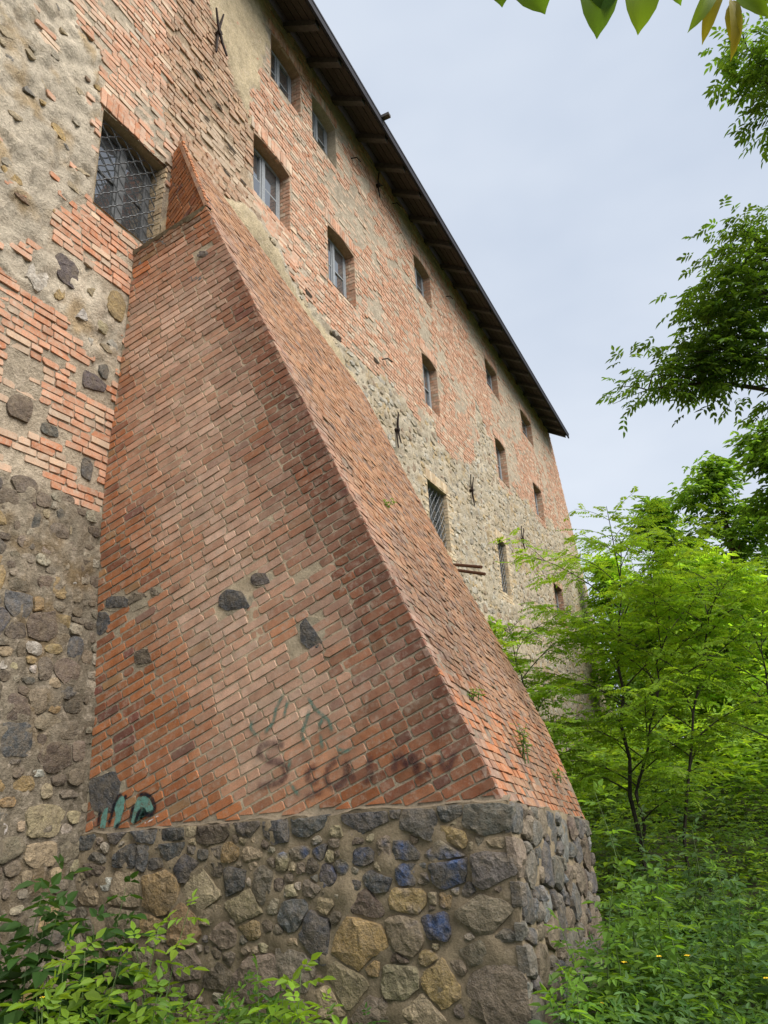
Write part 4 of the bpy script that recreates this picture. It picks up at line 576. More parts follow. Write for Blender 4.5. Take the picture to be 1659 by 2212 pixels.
cyc = 0.5 * (yl[I2] + yl[I2 + 1]); czc = 0.5 * (zl[J2] + zl[J2 + 1])
ok = yl[I2] < wall_end(zl[J2]) - 1e-6
for w_ in WIN:
    ok &= ~((cyc > w_[0]) & (cyc < w_[1]) & (czc > w_[2]) & (czc < w_[3]))
I2, J2 = I2[ok], J2[ok]
base_i = I2 * nz_ + J2
Fw = np.column_stack([base_i, base_i + nz_, base_i + nz_ + 1, base_i + 1])
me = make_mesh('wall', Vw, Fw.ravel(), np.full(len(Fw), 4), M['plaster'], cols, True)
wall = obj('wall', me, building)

# ---- visibility from the photograph's side, used only to choose which pieces become objects of their own
C3 = np.array([-1.543, 4.841, 1.370]); E3 = np.array([-0.4034, 0.0, 0.9150]); D3 = np.array([-0.038, 0.992, -0.120]); N3 = np.array([0.912, 0.084, 0.402])
D3 = D3 / np.linalg.norm(D3); E3 = E3 / np.linalg.norm(E3); N3 = np.cross(D3, E3); N3 /= np.linalg.norm(N3)
AF_S = [0.0, 0.6, 1.16, 1.85, 2.62, 3.6, 5.1, 6.4, 7.2, 7.5, 7.8, 8.15, 8.5, 8.75]
AF_A = [3.07, 3.6, 3.95, 3.98, 3.9, 3.82, 4.0, 4.3, 4.35, 3.6, 2.95, 2.5, 2.05, 1.6]
def afar(s): return float(np.interp(s, AF_S, AF_A))
def hidden_by_buttress(P):
    r = P - EYE
    if r[1] > 4.86:
        q = EYE + r * (4.85 / r[1])
        if q[2] < 1.37: 
            if -5.4 < q[0] < -1.5: return True
        else:
            s = (q[2] - 1.37) / E3[2]
            if s < 8 and -5.4 < q[0] < C3[0] + s * E3[0]: return True
    den = r @ N3
    if abs(den) > 1e-6:
        t = ((C3 - EYE) @ N3) / den
        if 0 < t < 0.99:
            q = EYE + r * t - C3
            M2 = np.array([D3, E3]).T
            ab = np.linalg.lstsq(M2, q, rcond=None)[0]
            if ab[1] > -1.5 and ab[1] < 8.7 and -0.05 < ab[0] < afar(ab[1]): return True
    return False
def seen_size(W):
    """rough size in the picture of a piece, 0 when it is outside the frame"""
    u, v, d = proj(W)
    if d.min() < 0.3 or u.max() < 2 or u.min() > 1657 or v.max() < 2 or v.min() > 2210: return 0.0
    return float((np.clip(u.max(), 0, 1659) - np.clip(u.min(), 0, 1659)) * (np.clip(v.max(), 0, 2212) - np.clip(v.min(), 0, 2212)))

def deliver(pieces, limit, name, mass_name, parent, mat, hide=True, smooth=False, mat_mass=None):
    """the pieces that show largest become objects, the rest one joined mass"""
    sc_ = []
    for k, (W, F, c) in enumerate(pieces):
        s = seen_size(W)
        if s > 0 and hide and hidden_by_buttress(W.mean(0)): s = 0.0
        sc_.append(s)
    order = sorted(range(len(pieces)), key=lambda i: -sc_[i])
    top = [i for i in order[:limit] if sc_[i] > 30]
    st = set(top)
    for i in top:
        W, F, c = pieces[i]; A = Acc(); A.add(W, F, c)
        o = obj(name, A.mesh(name, mat, smooth), parent)
    A = Acc()
    for i in range(len(pieces)):
        if i not in st: A.add(*pieces[i])
    if A.n:
        stuff(obj(mass_name, A.mesh(mass_name, mat_mass or mat, smooth), parent))

# ---- wall bricks
UY, UZ, UX = np.array([0, 1.0, 0]), np.array([0, 0, 1.0]), np.array([1.0, 0, 0])
left_stone_boxes = []
for k, pts in LEFT_STONES:
    q = np.array(pts); left_stone_boxes.append((q[:, 0].mean(), q[:, 1].mean(), np.ptp(q[:, 0]) / 2 + 0.02, np.ptp(q[:, 1]) / 2 + 0.02))
def brick_tone(y, z, zone):
    r = random.random()
    if zone == 6: c = random.choice([(0.60, 0.46, 0.29), (0.56, 0.42, 0.25), (0.62, 0.50, 0.34), (0.5, 0.36, 0.22)])
    elif zone == 3: c = random.choice([(0.36, 0.20, 0.12), (0.40, 0.235, 0.145), (0.32, 0.19, 0.115), (0.44, 0.28, 0.17)])
    elif r < 0.46: c = (0.54, 0.29, 0.185)
    elif r < 0.62: c = (0.56, 0.35, 0.245)
    elif r < 0.82: c = (0.47, 0.21, 0.115)
    elif r < 0.90: c = (0.62, 0.46, 0.33)
    elif r < 0.95: c = (0.40, 0.21, 0.13)
    else: c = (0.42, 0.33, 0.25)
    if zone != 6 and y < 5 and z < 7.7: c = tuple(np.array(c) * np.array([1.0, 0.93, 0.89]))
    return np.array(c) * random.uniform(0.86, 1.14)
wall_bricks = []
CH = 0.0785
kmax = int(WTOP / CH)
for k in range(4, kmax):
    z0 = k * CH
    ends = float(wall_end(z0)) - 0.02
    y = 1.4 + random.uniform(0, 0.3); par = k % 2
    row = []
    while y < ends:
        ln = (0.25 if (par := 1 - par) else 0.122) * random.uniform(0.95, 1.03)
        if random.random() < 0.25: ln = random.choice([0.25, 0.25, 0.122, 0.19])
        row.append((y, min(y + ln, ends))); y += ln + 0.012
    ymid = np.array([(a + b) / 2 for a, b in row]); zm = np.full(len(row), z0 + CH / 2)
    zr = zones(ymid, zm)
    sm = fbm(np.column_stack([ymid * 0.8, zm * 0.8, np.full(len(row), 9.0)]), 61, 4)
    sm2 = fbm(np.column_stack([ymid * 3.5, zm * 3.5, np.full(len(row), 2.0)]), 71, 3)
    wxx = wx(ymid, zm)
    for i, (a, b) in enumerate(row):
        zc = int(zr[i])
        if zc in (2, 5) or (zc == 4 and (z0 < 9.4 or random.random() < 0.5)): continue
        if zc == 1 and not (sm2[i] > 0.63 and random.random() < 0.6): continue
        ym, zz = ymid[i], zm[i]
        if in_window(ym, zz, 0.0): continue
        skip = False
        for w_ in WIN:
            if w_[2] < zz < w_[3]:
                if a < w_[0] < b: b = w_[0] - 0.002
                if a < w_[1] < b: a = w_[1] + 0.002
        if b - a < 0.04: continue
        if ym < 5.2 and zz < 8:
            for (sy, sz, ry, rz) in left_stone_boxes:
                if abs(ym - sy) < ry + 0.05 and abs(zz - sz) < rz: skip = True; break
        if skip: continue
        # plaster left on the brick in patches, thicker towards the eaves and above the stone
        cov = sm[i] * 0.7 + sm2[i] * 0.3 + (0.06 if zz > 13.2 else 0.0) + (0.05 if ym > 16 else 0)
        tone = brick_tone(ym, zz, zc)
        proud = random.gauss(0.004, 0.004) if ym > 6 else random.gauss(0.007, 0.004)
        if zc == 3: proud += random.choice([-0.008, -0.004, 0, 0.002, 0.004])
        if cov > 0.615 and zc != 6:
            if random.random() < 0.45: continue
            tone = tone * 0.45 + np.array([0.50, 0.42, 0.31]) * 0.55; proud -= 0.006
        elif random.random() < (0.10 if zc == 3 else 0.02): continue
        dz0, dz1 = random.uniform(-0.003, 0.003), random.uniform(-0.004, 0.002)
        q = [(a, z0 + dz0), (b, z0 + dz0 + random.uniform(-.003, .003)), (b, z0 + CH - 0.013 + dz1), (a, z0 + CH - 0.013 + dz1)]
        O = np.array([wxx[i], 0, 0])
        if ym < 8.0:
            W, F = piece(brick_outline(q, 0.009, 0.003, 0.12), O, UY, UZ, UX, proud, 0.005, 0.05, 0.007)
        else:
            q = [(p[0] + random.uniform(-.006, .006), p[1] + random.uniform(-.003, .003)) for p in q]
            W, F = slab(q, O, UY, UZ, UX, proud, 0.007, 0.04)
        wall_bricks.append((W, F, tone))
# soldier arches over the openings
for (a, b, c, d, row, gr, rv) in WIN:
    n_ = int((b - a + 0.14) / 0.085)
    for i in range(n_):
        y0 = a - 0.07 + i * (b - a + 0.14) / n_; y1 = y0 + (b - a + 0.14) / n_ - 0.011
        hgt = 0.24 if row != 2 else 0.25
        q = [(y0, d + 0.006), (y1, d + 0.006), (y1 + 0.004, d + hgt), (y0 - 0.004, d + hgt + random.uniform(-.01, .01))]
        O = np.array([float(wx((a + b) / 2, d)), 0, 0])
        W, F = piece(brick_outline(q, 0.008, 0.003), O, UY, UZ, UX, 0.014 + random.gauss(0, .003), 0.005, 0.05) if a < 9 else slab(q, O, UY, UZ, UX, 0.012, 0.006)
        wall_bricks.append((W, F, brick_tone(y0, d, 6 if rv == 'c' else 0)))
# bricks in the right-hand reveals, which face the viewer
UXn = np.array([-1.0, 0, 0]); UYn = np.array([0, -1.0, 0])
for (a, b, c, d, row, gr, rv) in WIN:
    if rv == 'p': continue
    k = 0; z = c + 0.01
    while z < d - 0.05:
        xs = 0.0; lens = [0.09, 0.15] if k % 2 else [0.15, 0.09]
        for ln in lens:
            q = [(xs + 0.004, z), (xs + ln - 0.006, z), (xs + ln - 0.006, z + 0.066), (xs + 0.004, z + 0.066)]
            O = np.array([float(wx(b, z)) + 0.004, b, 0])
            tone = brick_tone(9, 12, 6 if rv in ('c', 'h') else 0) * (1.0 if rv != 'h' else np.array([1.0, 0.98, 0.95]))
            W, F = slab(brick_outline(q, 0.006, 0.003), O, UXn, UZ, UYn, 0.004 + random.gauss(0, .003), 0.005, 0.02)
            F = [tuple(reversed(f)) for f in F]
            wall_bricks.append((W, orient(F, UXn, UZ, UYn) if False else F, tone)); xs += ln
        z += 0.0785; k += 1
deliver(wall_bricks, 300, 'brick', 'brick_mass', wall, M['brick'])

# ---- wall stones
wall_stones = []
sd_ = 0
items = []
for k, pts in LEFT_STONES:
    q = np.array(pts); ym, zm = q.mean(0)
    f_ = 1.0 if zm < 4.2 else 0.7
    if ym < 4.95: items.append((ym, zm, np.ptp(q[:, 0]) / 2 * f_, np.ptp(q[:, 1]) / 2 * f_, k, 1.25))
for _ in range(2600):            # dense small rubble below the brick band
    ym, zm = random.uniform(2.0, 4.98), random.uniform(-0.4, 4.25)
    if int(zones(np.array([ym]), np.array([zm]))[0]) != 5: continue
    ry, rz = random.uniform(0.028, 0.075), random.uniform(0.022, 0.055)
    if any(abs(ym - t[0]) < t[2] + ry * .95 and abs(zm - t[1]) < t[3] + rz * .95 for t in items): continue
    items.append((ym, zm, ry, rz, random.choice('BBKTDKOMBKMM'), 1.3))
for (ym, zm, ry, rz, k, sc_), pts in zip(items, pack(items, 1.3, 0.006)):
    sd_ += 1
    if len(pts) < 4 or abs(area(pts)) < 4e-4: continue
    col = np.array(stone_colour(k)); O = np.array([float(wx(ym, zm)), 0, 0]); size = math.sqrt(abs(area(pts)))
    W, F = rock(pts, O, UY, UZ, UX, min(0.030, 0.010 + 0.08 * size) * random.uniform(.6, 1.05) * (1 if zm < 4.2 else 0.55), 20 if size > .1 else 12, 5 if size > .1 else 4, sd_, 0.009, 0.9, zm < 4.2)
    nn = fbm(W * 22, sd_ % 60, 3)[:, None]
    wall_stones.append((W, F, np.clip(col * (0.6 + 0.8 * nn), 0, 1)))
pal = ['T', 'T', 'W', 'W', 'O', 'B', 'D', 'S', 'T', 'M', 'M', 'W', 'K', 'T']
PALE = {'T': (0.50, 0.40, 0.26), 'W': (0.56, 0.53, 0.46), 'O': (0.50, 0.34, 0.14), 'B': (0.34, 0.27, 0.20), 'D': (0.26, 0.24, 0.21), 'S': (0.38, 0.37, 0.34), 'M': (0.46, 0.40, 0.31), 'K': (0.27, 0.17, 0.11)}
sy, sz = 0.21, 0.145
cand = []
zi = -0.6
while zi < 14.5:
    yi = 2.0 + random.uniform(0, sy)
    while yi < float(wall_end(zi)) - 0.1:
        cand.append((yi + random.uniform(-.05, .05), zi + random.uniform(-.04, .04))); yi += sy
    zi += sz
cand = np.array(cand)
for (yc, zc), zt in zip(cand.tolist(), zones(cand[:, 0], cand[:, 1]).tolist()):
        if zt not in (1, 2): continue
        if in_window(yc, zc, 0.12): continue
        if zt == 1 and random.random() < 0.72: continue
        if zt == 5 and random.random() < 0.2: continue
        if zt == 2 and random.random() < 0.10: continue
        if yc < 5.2:
            if any(abs(yc - a) < rr + 0.05 and abs(zc - b) < r2 + 0.04 for a, b, rr, r2 in left_stone_boxes): continue
        ry = random.uniform(0.06, 0.17); rz = random.uniform(0.04, 0.10)
        if zt == 5: ry *= 0.7
        if zt == 1: ry *= 0.75; rz *= 0.7
        if zt == 2 and random.random() < 0.12: ry *= 1.5; rz *= 1.6
        ang = random.uniform(-0.35, 0.35); n_ = 7
        pts = []
        for j in range(n_):
            t = 2 * math.pi * (j + random.uniform(-.25, .25)) / n_
            ax, az = ry * math.cos(t), rz * math.sin(t)
            pts.append((yc + ax * math.cos(ang) - az * math.sin(ang), zc + ax * math.sin(ang) + az * math.cos(ang)))
        O = np.array([float(wx(yc, zc)), 0, 0])
        kk = random.choice(pal)
        col = np.array(PALE[kk] if zt != 5 else STONE_COL[random.choice(['B', 'T', 'K', 'O', 'B', 'D'])]) * random.uniform(0.82, 1.15)
        if zt == 1: col = col * 0.85
        if zt == 2: col = col * 0.68 + np.array([0.50, 0.425, 0.315]) * 0.32
        sd_ += 1
        if yc < 7:
            W, F = rock(pts, O, UY, UZ, UX, random.uniform(0.006, 0.016), 12, 4, sd_ % 997, 0.006, 0.9)
        else:
            W, F = pebble(pts, O, UY, UZ, UX, random.uniform(0.007, 0.020))
        wall_stones.append((W, F, col))
deliver(wall_stones, 300, 'stone', 'stone_mass', wall, M['stone'])

# ---- windows
REV = {'r': (0.40, 0.27, 0.18), 'p': (0.45, 0.38, 0.28), 'h': (0.46, 0.37, 0.25), 'c': (0.5, 0.42, 0.3), 'b': (0.3, 0.2, 0.14)}
for wi, (a, b, c, d, row, gr, rv) in enumerate(WIN):
    xw = float(wx((a + b) / 2, (c + d) / 2)); dep = 0.25; xf = xw - dep + 0.06
    A = Acc()      # frame with mullion and bars
    fw = 0.06
    def bar(y0, y1, z0, z1, x0=xf - 0.05, x1=xf, A=A): A.box((x0, y0, z0), (x1, y1, z1), (0.3, 0.31, 0.32))
    bar(a + .02, a + .02 + fw, c, d - .02); bar(b - .02 - fw, b - .02, c, d - .02)
    bar(a + .02 + fw, b - .02 - fw, c, c + fw); bar(a + .02 + fw, b - .02 - fw, d - .02 - fw, d - .02)
    mid = (a + b) / 2
    bar(mid - 0.04, mid + 0.04, c + fw, d - .02 - fw, xf - 0.05, xf + 0.012)
    zt = c + (d - c) * 0.52
    for (p, q) in ((a + .02 + fw, mid - .04), (mid + .04, b - .02 - fw)):
        bar(p, p + .035, c + fw, d - .02 - fw, xf - .04, xf - .006); bar(q - .035, q, c + fw, d - .02 - fw, xf - .04, xf - .006)
        bar(p + .035, q - .035, zt - .014, zt + .014, xf - .04, xf - .01)
    win = obj('window', A.mesh('window', M['frame_dark' if gr else 'frame']), building)
    for (p, q) in ((a + .02 + fw + .035, mid - .075), (mid + .075, b - .02 - fw - .035)):
        for (r0, r1) in ((c + fw, zt - .014), (zt + .014, d - .02 - fw)):
            P_ = Acc(); tl = random.uniform(-.012, .012); tz = random.uniform(-.014, .014)
            x_ = xf - .024
            P_.add([(x_ + tl, p, r0), (x_ - tl, q, r0), (x_ - tl + tz, q, r1), (x_ + tl + tz, p, r1)], [(0, 1, 2, 3)])
            obj('pane', P_.mesh('pane', M['glass']), win)
    # reveal: jambs, sill, segmental head
    A = Acc(); cc = REV[rv]
    x1 = xw + 0.004; x0 = xw - dep - 0.02
    A.add([(x1, a, c), (x0, a, c), (x0, a, d), (x1, a, d)], [(0, 1, 2, 3)], cc)
    A.add([(x1, b, c), (x0, b, c), (x0, b, d), (x1, b, d)], [(3, 2, 1, 0)], cc)
    A.add([(x1, a, c), (x1, b, c), (x0, b, c), (x0, a, c)], [(0, 1, 2, 3)], cc)
    nseg = 10; rise = 0.07 if row != 3 else 0.02
    top = [(a + (b - a) * i / nseg, d - rise * (2 * i / nseg - 1) ** 2) for i in range(nseg + 1)]
    V_ = [(x1, y, z) for y, z in top] + [(x0, y, z) for y, z in top] + [(x1 - .002, a, d + .004), (x1 - .002, b, d + .004)]
    F_ = [(i, nseg + 1 + i, nseg + 2 + i, i + 1) for i in range(nseg)] + [tuple(range(nseg + 1)) + (2 * nseg + 3, 2 * nseg + 2)]
    A.add(V_, F_, np.array(cc) * 0.9)
    A.add([(x0 + .005, a, c), (x0 + .005, b, c), (x0 + .005, b, d), (x0 + .005, a, d)], [(0, 1, 2, 3)], (0.02, 0.02, 0.02))  # near-black sheet painted to stand for the unlit room behind
    obj('reveal', A.mesh('reveal', M['mortar']), win)
    if gr:
        A = Acc(); xg = xw - 0.10; pitch = 0.10; nb = int((b - a) / pitch); amp_ = pitch * 0.47; per = 0.21
        for i in range(nb + 1):
            y0 = a + 0.03 + i * (b - a - 0.06) / nb
            zz = np.arange(c + 0.01, d - 0.03, 0.021)
            yy = y0 + amp_ * np.cos(2 * math.pi * (zz - c) / per + (math.pi if i % 2 else 0)) * 0.98
            yy = np.clip(yy, a + 0.01, b - 0.01)
            A.tube(np.column_stack([np.full(len(zz), xg), yy, zz]), 0.009, 4, (0.3, 0.3, 0.3))
        for z_ in (c + 0.015, d - 0.04):
            A.tube([(xg, a + .005, z_), (xg, b - .005, z_)], 0.008, 4)
        g_ = obj('grille', A.mesh('grille', M['steel']), win)

# hollow clay blocks in the reveal of the near grilled window: flat dark dots paint the shade in their holes
a, b, c, d = WIN[10][:4]
A = Acc(); z = c + 0.015; k = 0
while z < d - 0.06:
    for i in range(5):
        for j in range(3):
            x = float(wx(b, z)) - 0.03 - i * 0.045 - (0.02 if j % 2 else 0); zz = z + 0.016 + j * 0.018
            th = [2 * math.pi * q / 6 for q in range(6)]
            A.add([(x + 0.006 * math.cos(t), b - 0.0125, zz + 0.005 * math.sin(t)) for t in th], [tuple(range(6))], (0.07, 0.045, 0.03))
    z += 0.0785 * (1 if k % 3 else 2); k += 1
stuff(obj('block_hole_shade', A.mesh('block_hole_shade', M['mortar']), wall))

# ---- eaves: boarded soffit on rafters, dark roof edge, roof slope
XE, ZE = -4.55, 14.46
sl = (ZE - WTOP) / (XE - X0)
A = Acc()
me_s = Acc()
me_s.add([(X0 - .3, -3, WTOP - .3 * sl + .06), (XE, -3, ZE + .06), (XE, 28.35, ZE + .06), (X0 - .3, 28.35, WTOP - .3 * sl + .06),
          (X0 - .3, -3, WTOP - .3 * sl + .12), (XE, -3, ZE + .12), (XE, 28.35, ZE + .12), (X0 - .3, 28.35, WTOP - .3 * sl + .12)],
         [(0, 3, 2, 1), (4, 5, 6, 7), (0, 1, 5, 4), (1, 2, 6, 5), (2, 3, 7, 6), (3, 0, 4, 7)])
eave = obj('eave', me_s.mesh('eave', M['timber']), building)
nb = 5
for i in range(nb):
    x0 = X0 - 0.02 + (XE - X0) * i / nb; x1 = X0 - 0.02 + (XE - X0) * (i + 1) / nb - 0.012
    yb = -3.0
    while yb < 28.3:
        y2 = min(yb + random.uniform(2.4, 4.2), 28.3)
        dz = random.uniform(-.008, .004)
        z0 = WTOP + (x0 - X0) * sl + dz; z1 = WTOP + (x1 - X0) * sl + dz
        B_ = Acc(); B_.add([(x0, yb, z0 + .03), (x1, yb, z1 + .03), (x1, y2 - .01, z1 + .03), (x0, y2 - .01, z0 + .03), (x0, yb, z0 + .055), (x1, yb, z1 + .055), (x1, y2 - .01, z1 + .055), (x0, y2 - .01, z0 + .055)],
              [(0, 3, 2, 1), (4, 5, 6, 7), (0, 1, 5, 4), (1, 2, 6, 5), (2, 3, 7, 6), (3, 0, 4, 7)])
        if yb > 4: obj('board', B_.mesh('board', M['timber']), eave)
        else: obj('board', B_.mesh('board', M['timber']), eave)
        yb = y2
RY = [6.1, 7.05, 8.0, 8.83, 9.8, 10.86, 11.8, 12.71, 13.72, 14.7, 15.87, 16.85, 18.06, 19.15, 20.2, 21.25, 22.3, 23.35, 24.4, 25.45, 26.5, 27.4, 28.15]
for y in RY:
    B_ = Acc(); h = 0.15; w2 = 0.07
    x0, x1 = X0 - 0.15, XE - 0.05
    z0 = WTOP + (x0 - X0) * sl + .02; z1 = WTOP + (x1 - X0) * sl + .02
    B_.add([(x0, y - w2, z0 - h), (x1, y - w2, z1 - h * 0.8), (x1, y + w2, z1 - h * 0.8), (x0, y + w2, z0 - h), (x0, y - w2, z0), (x1, y - w2, z1), (x1, y + w2, z1), (x0, y + w2, z0)],
           [(0, 3, 2, 1), (4, 5, 6, 7), (0, 1, 5, 4), (1, 2, 6, 5), (2, 3, 7, 6), (3, 0, 4, 7)])
    obj('rafter', B_.mesh('rafter', M['rafter']), eave)
A = Acc()
A.box((XE + .001, -3, ZE - .02), (XE + .05, 28.45, ZE + .15))
A.add([(XE + .06, -3, ZE + .14), (XE + .06, 28.45, ZE + .14), (-12, 28.45, ZE + 4.6), (-12, -3, ZE + 4.6), (XE + .06, -3, ZE + .19), (XE + .06, 28.45, ZE + .19), (-12, 28.45, ZE + 4.66), (-12, -3, ZE + 4.66)],
      [(0, 3, 2, 1), (4, 5, 6, 7), (0, 1, 5, 4), (1, 2, 6, 5), (2, 3, 7, 6), (3, 0, 4, 7)])
roof = obj('roof', A.mesh('roof', M['tar']), building)
A = Acc(); A.box((XE - .1, 10.45, ZE + .16), (XE + .22, 10.56, ZE + .23)); A.box((XE + .02, 10.5, ZE + .02), (XE + .06, 10.55, ZE + .17))
obj('roof_bracket', A.mesh('roof_bracket', M['rafter']), roof)
A = Acc()     # far gable and back of the building
A.add([(X0 - .05, 28.3, -1), (-18, 28.3, -1), (-18, 28.3, 15), (-12, 28.3, 18.9), (X0 - .05, 28.3, 14.8)], [(4, 3, 2, 1, 0)], (0.4, 0.33, 0.24))
A.add([(-18, 28.3, -1), (-18, -3, -1), (-18, -3, 15), (-18, 28.3, 15)], [(0, 1, 2, 3)], (0.4, 0.33, 0.24))
obj('end_wall', A.mesh('end_wall', M['plaster']), building)

# ---- iron wall anchors, rods, hooks
for (y, z, L1_, L2_, a1, a2, kind) in [(6.08, 12.35, 0.98, 0.75, 8, -22, 'big'), (11.75, 14.25, 0.75, 0.3, 2, 60, 'thin'), (11.94, 8.05, 0.85, 0.6, 8, -5, 'bent'),
                                  (16.48, 8.24, 0.85, 0.75, -6, 10, 'big'), (21.18, 8.14, 0.85, 0.75, -9, 12, 'big')]:
    xw = float(wx(y, z)) + 0.05; A = Acc()
    for (ln, an, dx) in ((L1_, a1, 0), (L2_, a2, 0.03)):
        t = math.radians(an); dy_, dz_ = math.sin(t) * ln / 2, math.cos(t) * ln / 2
        bw = 0.022 if y < 8 else 0.018
        P_ = [(xw + dx + 0.03, y - dy_, z - dz_), (xw + dx, y - dy_ * .4, z - dz_ * .4), (xw + dx, y, z), (xw + dx, y + dy_ * .4, z + dz_ * .4), (xw + dx + 0.03, y + dy_, z + dz_)]
        A.tube(P_, [bw * .8, bw, bw * 1.1, bw, bw * .7], 5)
    A.tube([(xw - .12, y, z), (xw + .05, y, z)], 0.045, 6)
    obj('wall_anchor', A.mesh('wall_anchor', M['iron']), building)
for (p, q) in (((-5.4, 14.25, 5.78), (-4.3, 13.64, 5.38)), ((-5.4, 14.5, 5.72), (-4.3, 13.82, 5.27))):
    A = Acc(); A.tube([p, q], 0.035, 7); obj('iron_rod', A.mesh('iron_rod', M['rust']), building)
for (y, z) in ((10.5, 13.95), (11.5, 9.5), (16.0, 13.95), (12.6, 14.45)):
    A = Acc(); x = float(wx(y, z)); A.tube([(x - .05, y, z), (x + .12, y + .05, z), (x + .16, y + .16, z - .04)], 0.014, 5); obj('iron_hook', A.mesh('iron_hook', M['iron']), building)
# putlog holes as flat ragged patches, their inner shade put into the colour
A = Acc()
for (y, z, r_) in [(5.75, 11.15, .08), (6.2, 11.0, .07), (5.95, 10.5, .06), (6.5, 10.45, .08), (5.5, 12.4, .07), (5.3, 13.9, .08), (11.2, 9.3, .1), (8.6, 9.2, .1), (6.3, 9.75, .07), (6.75, 10.0, .06), (9.6, 8.95, .14)]:
    th = [2 * math.pi * q / 9 for q in range(9)]; x = float(wx(y, z)) + 0.018
    A.add([(x, y + r_ * 1.5 * math.cos(t) * random.uniform(.6, 1.1), z + r_ * .55 * math.sin(t) * random.uniform(.6, 1.1)) for t in th] , [tuple(range(9))], (0.05, 0.035, 0.022))
stuff(obj('wall_hole_shade', A.mesh('wall_hole_shade', M['mortar']), wall))

# ------------------------------------------------------------------ buttress
buttress = thing('buttress', 'tall sloping red brick buttress on a rough stone plinth, with spray paint', 'buttress', (-3.4, 6.0, -0.2))
YS = 4.841
S_LEDGE, SETB = 6.72, 0.07
def upper_y(x): return YS + SETB - 0.371 * (x + 4.25)      # the part above the ledge turns back towards the wall
SMAX = 8.6
def theta(s): return math.radians(np.interp(s, [0, 1.5, 4.0, 6.0, 7.6], [22.5, 21.5, 16.5, 12.0, 8.5]))
def Ledge(s): return np.array([C3[0] + s * E3[0], C3[2] + s * E3[2]])
def zbase(x): return 1.20 + (x + 5.294) / (5.294 - 1.543) * 0.17
def inner_x(z): return float(wx(4.9, z)) + 0.012

def bloom_at(x, z):
    bl = np.array([[-4.65, 6.3], [-4.45, 5.2], [-3.95, 3.6], [-3.55, 2.6], [-3.35, 2.1]])
    best = 9
    for i in range(4):
        p, q = bl[i], bl[i + 1]; v = q - p; u = np.clip(((x - p[0]) * v[0] + (z - p[1]) * v[1]) / (v @ v), 0, 1)
        best = min(best, math.hypot(x - p[0] - u * v[0], z - p[1] - u * v[1]))
    wob = fbm1(x * 2.2, z * 2.2, 0, 91, 3) - 0.5
    bloom = np.clip(1.25 - best / 0.85 + wob * 1.5, 0, 1)
    return bloom, wob
# mortar body
A = Acc()
def side_grid(s0, s1, yoff, colr):
    n_s, n_t = 50, 46; V_ = []; cc = []
    for i in range(n_s + 1):
        s = s0 + (s1 - s0) * i / n_s; p = Ledge(s); th_ = theta(max(s, 0))
        xi = X0 - 0.3
        tmax = (p[0] - xi) / math.cos(th_)
        for j in range(n_t + 1):
            t = tmax * j / n_t
            x = p[0] - math.cos(th_) * t; z = p[1] - math.sin(th_) * t
            V_.append((x, (YS if s1 <= S_LEDGE else upper_y(x)) + yoff, z))
    V_ = np.array(V_)
    nn = fbm(np.column_stack([V_[:, 0] * 9, V_[:, 2] * 9, V_[:, 1] * 0]), 81, 4)
    V_[:, 1] -= (nn - 0.5) * 0.012
    f2 = [(i * (n_t + 1) + j, i * (n_t + 1) + j + 1, (i + 1) * (n_t + 1) + j + 1, (i + 1) * (n_t + 1) + j) for i in range(n_s) for j in range(n_t)]
    f2 = [f for f in f2 if V_[list(f), 2].mean() > zbase(V_[f[0], 0]) - 0.12]
    bm = np.array([bloom_at(v[0], v[2])[0] for v in V_])[:, None]
    A.add(V_, f2, np.array(colr) * (0.75 + 0.4 * nn[:, None]) * (1 + np.array([0.42, 0.38, 0.32]) * bm))
side_grid(-0.03, S_LEDGE, 0.004, (0.37, 0.305, 0.22))
side_grid(S_LEDGE, SMAX, 0.006, (0.30, 0.24, 0.165))
# front skin
n_s, n_a = 150, 44; V_ = []
for i in range(n_s + 1):
    s = -0.03 + (SMAX + 0.12) * i / n_s
    for j in range(n_a + 1):
        a0_ = max(0.0, upper_y(C3[0] + s * E3[0]) - YS) if s >= S_LEDGE else 0.0; a = a0_ + (afar(max(s, 0)) - a0_) * j / n_a; V_.append(C3 + s * E3 + a * D3 - N3 * 0.010)
V_ = np.array(V_); nn = fbm(V_ * 8, 83, 4)
V_ += N3 * ((nn - 0.5) * 0.03)[:, None]
V_[:n_a + 1] += 0
A.add(V_, [(i * (n_a + 1) + j, i * (n_a + 1) + j + 1, (i + 1) * (n_a + 1) + j + 1, (i + 1) * (n_a + 1) + j) for i in range(n_s) for j in range(n_a)],
      np.array((0.20, 0.155, 0.115)) * (0.6 + 0.8 * nn[:, None]))
# far flank
V_ = []
for i in range(31):
    s = -0.03 + (SMAX + 0.12) * i / 30; p = C3 + s * E3 + afar(max(s, 0)) * D3 - N3 * 0.014
    V_ += [p, np.array([X0 - 0.2, p[1] + 0.02, p[2] - 0.2])]
A.add(V_, [(2 * i, 2 * i + 1, 2 * i + 3, 2 * i + 2) for i in range(30)], (0.36, 0.27, 0.19))
body = obj('body', A.mesh('body', M['mortar']), buttress)

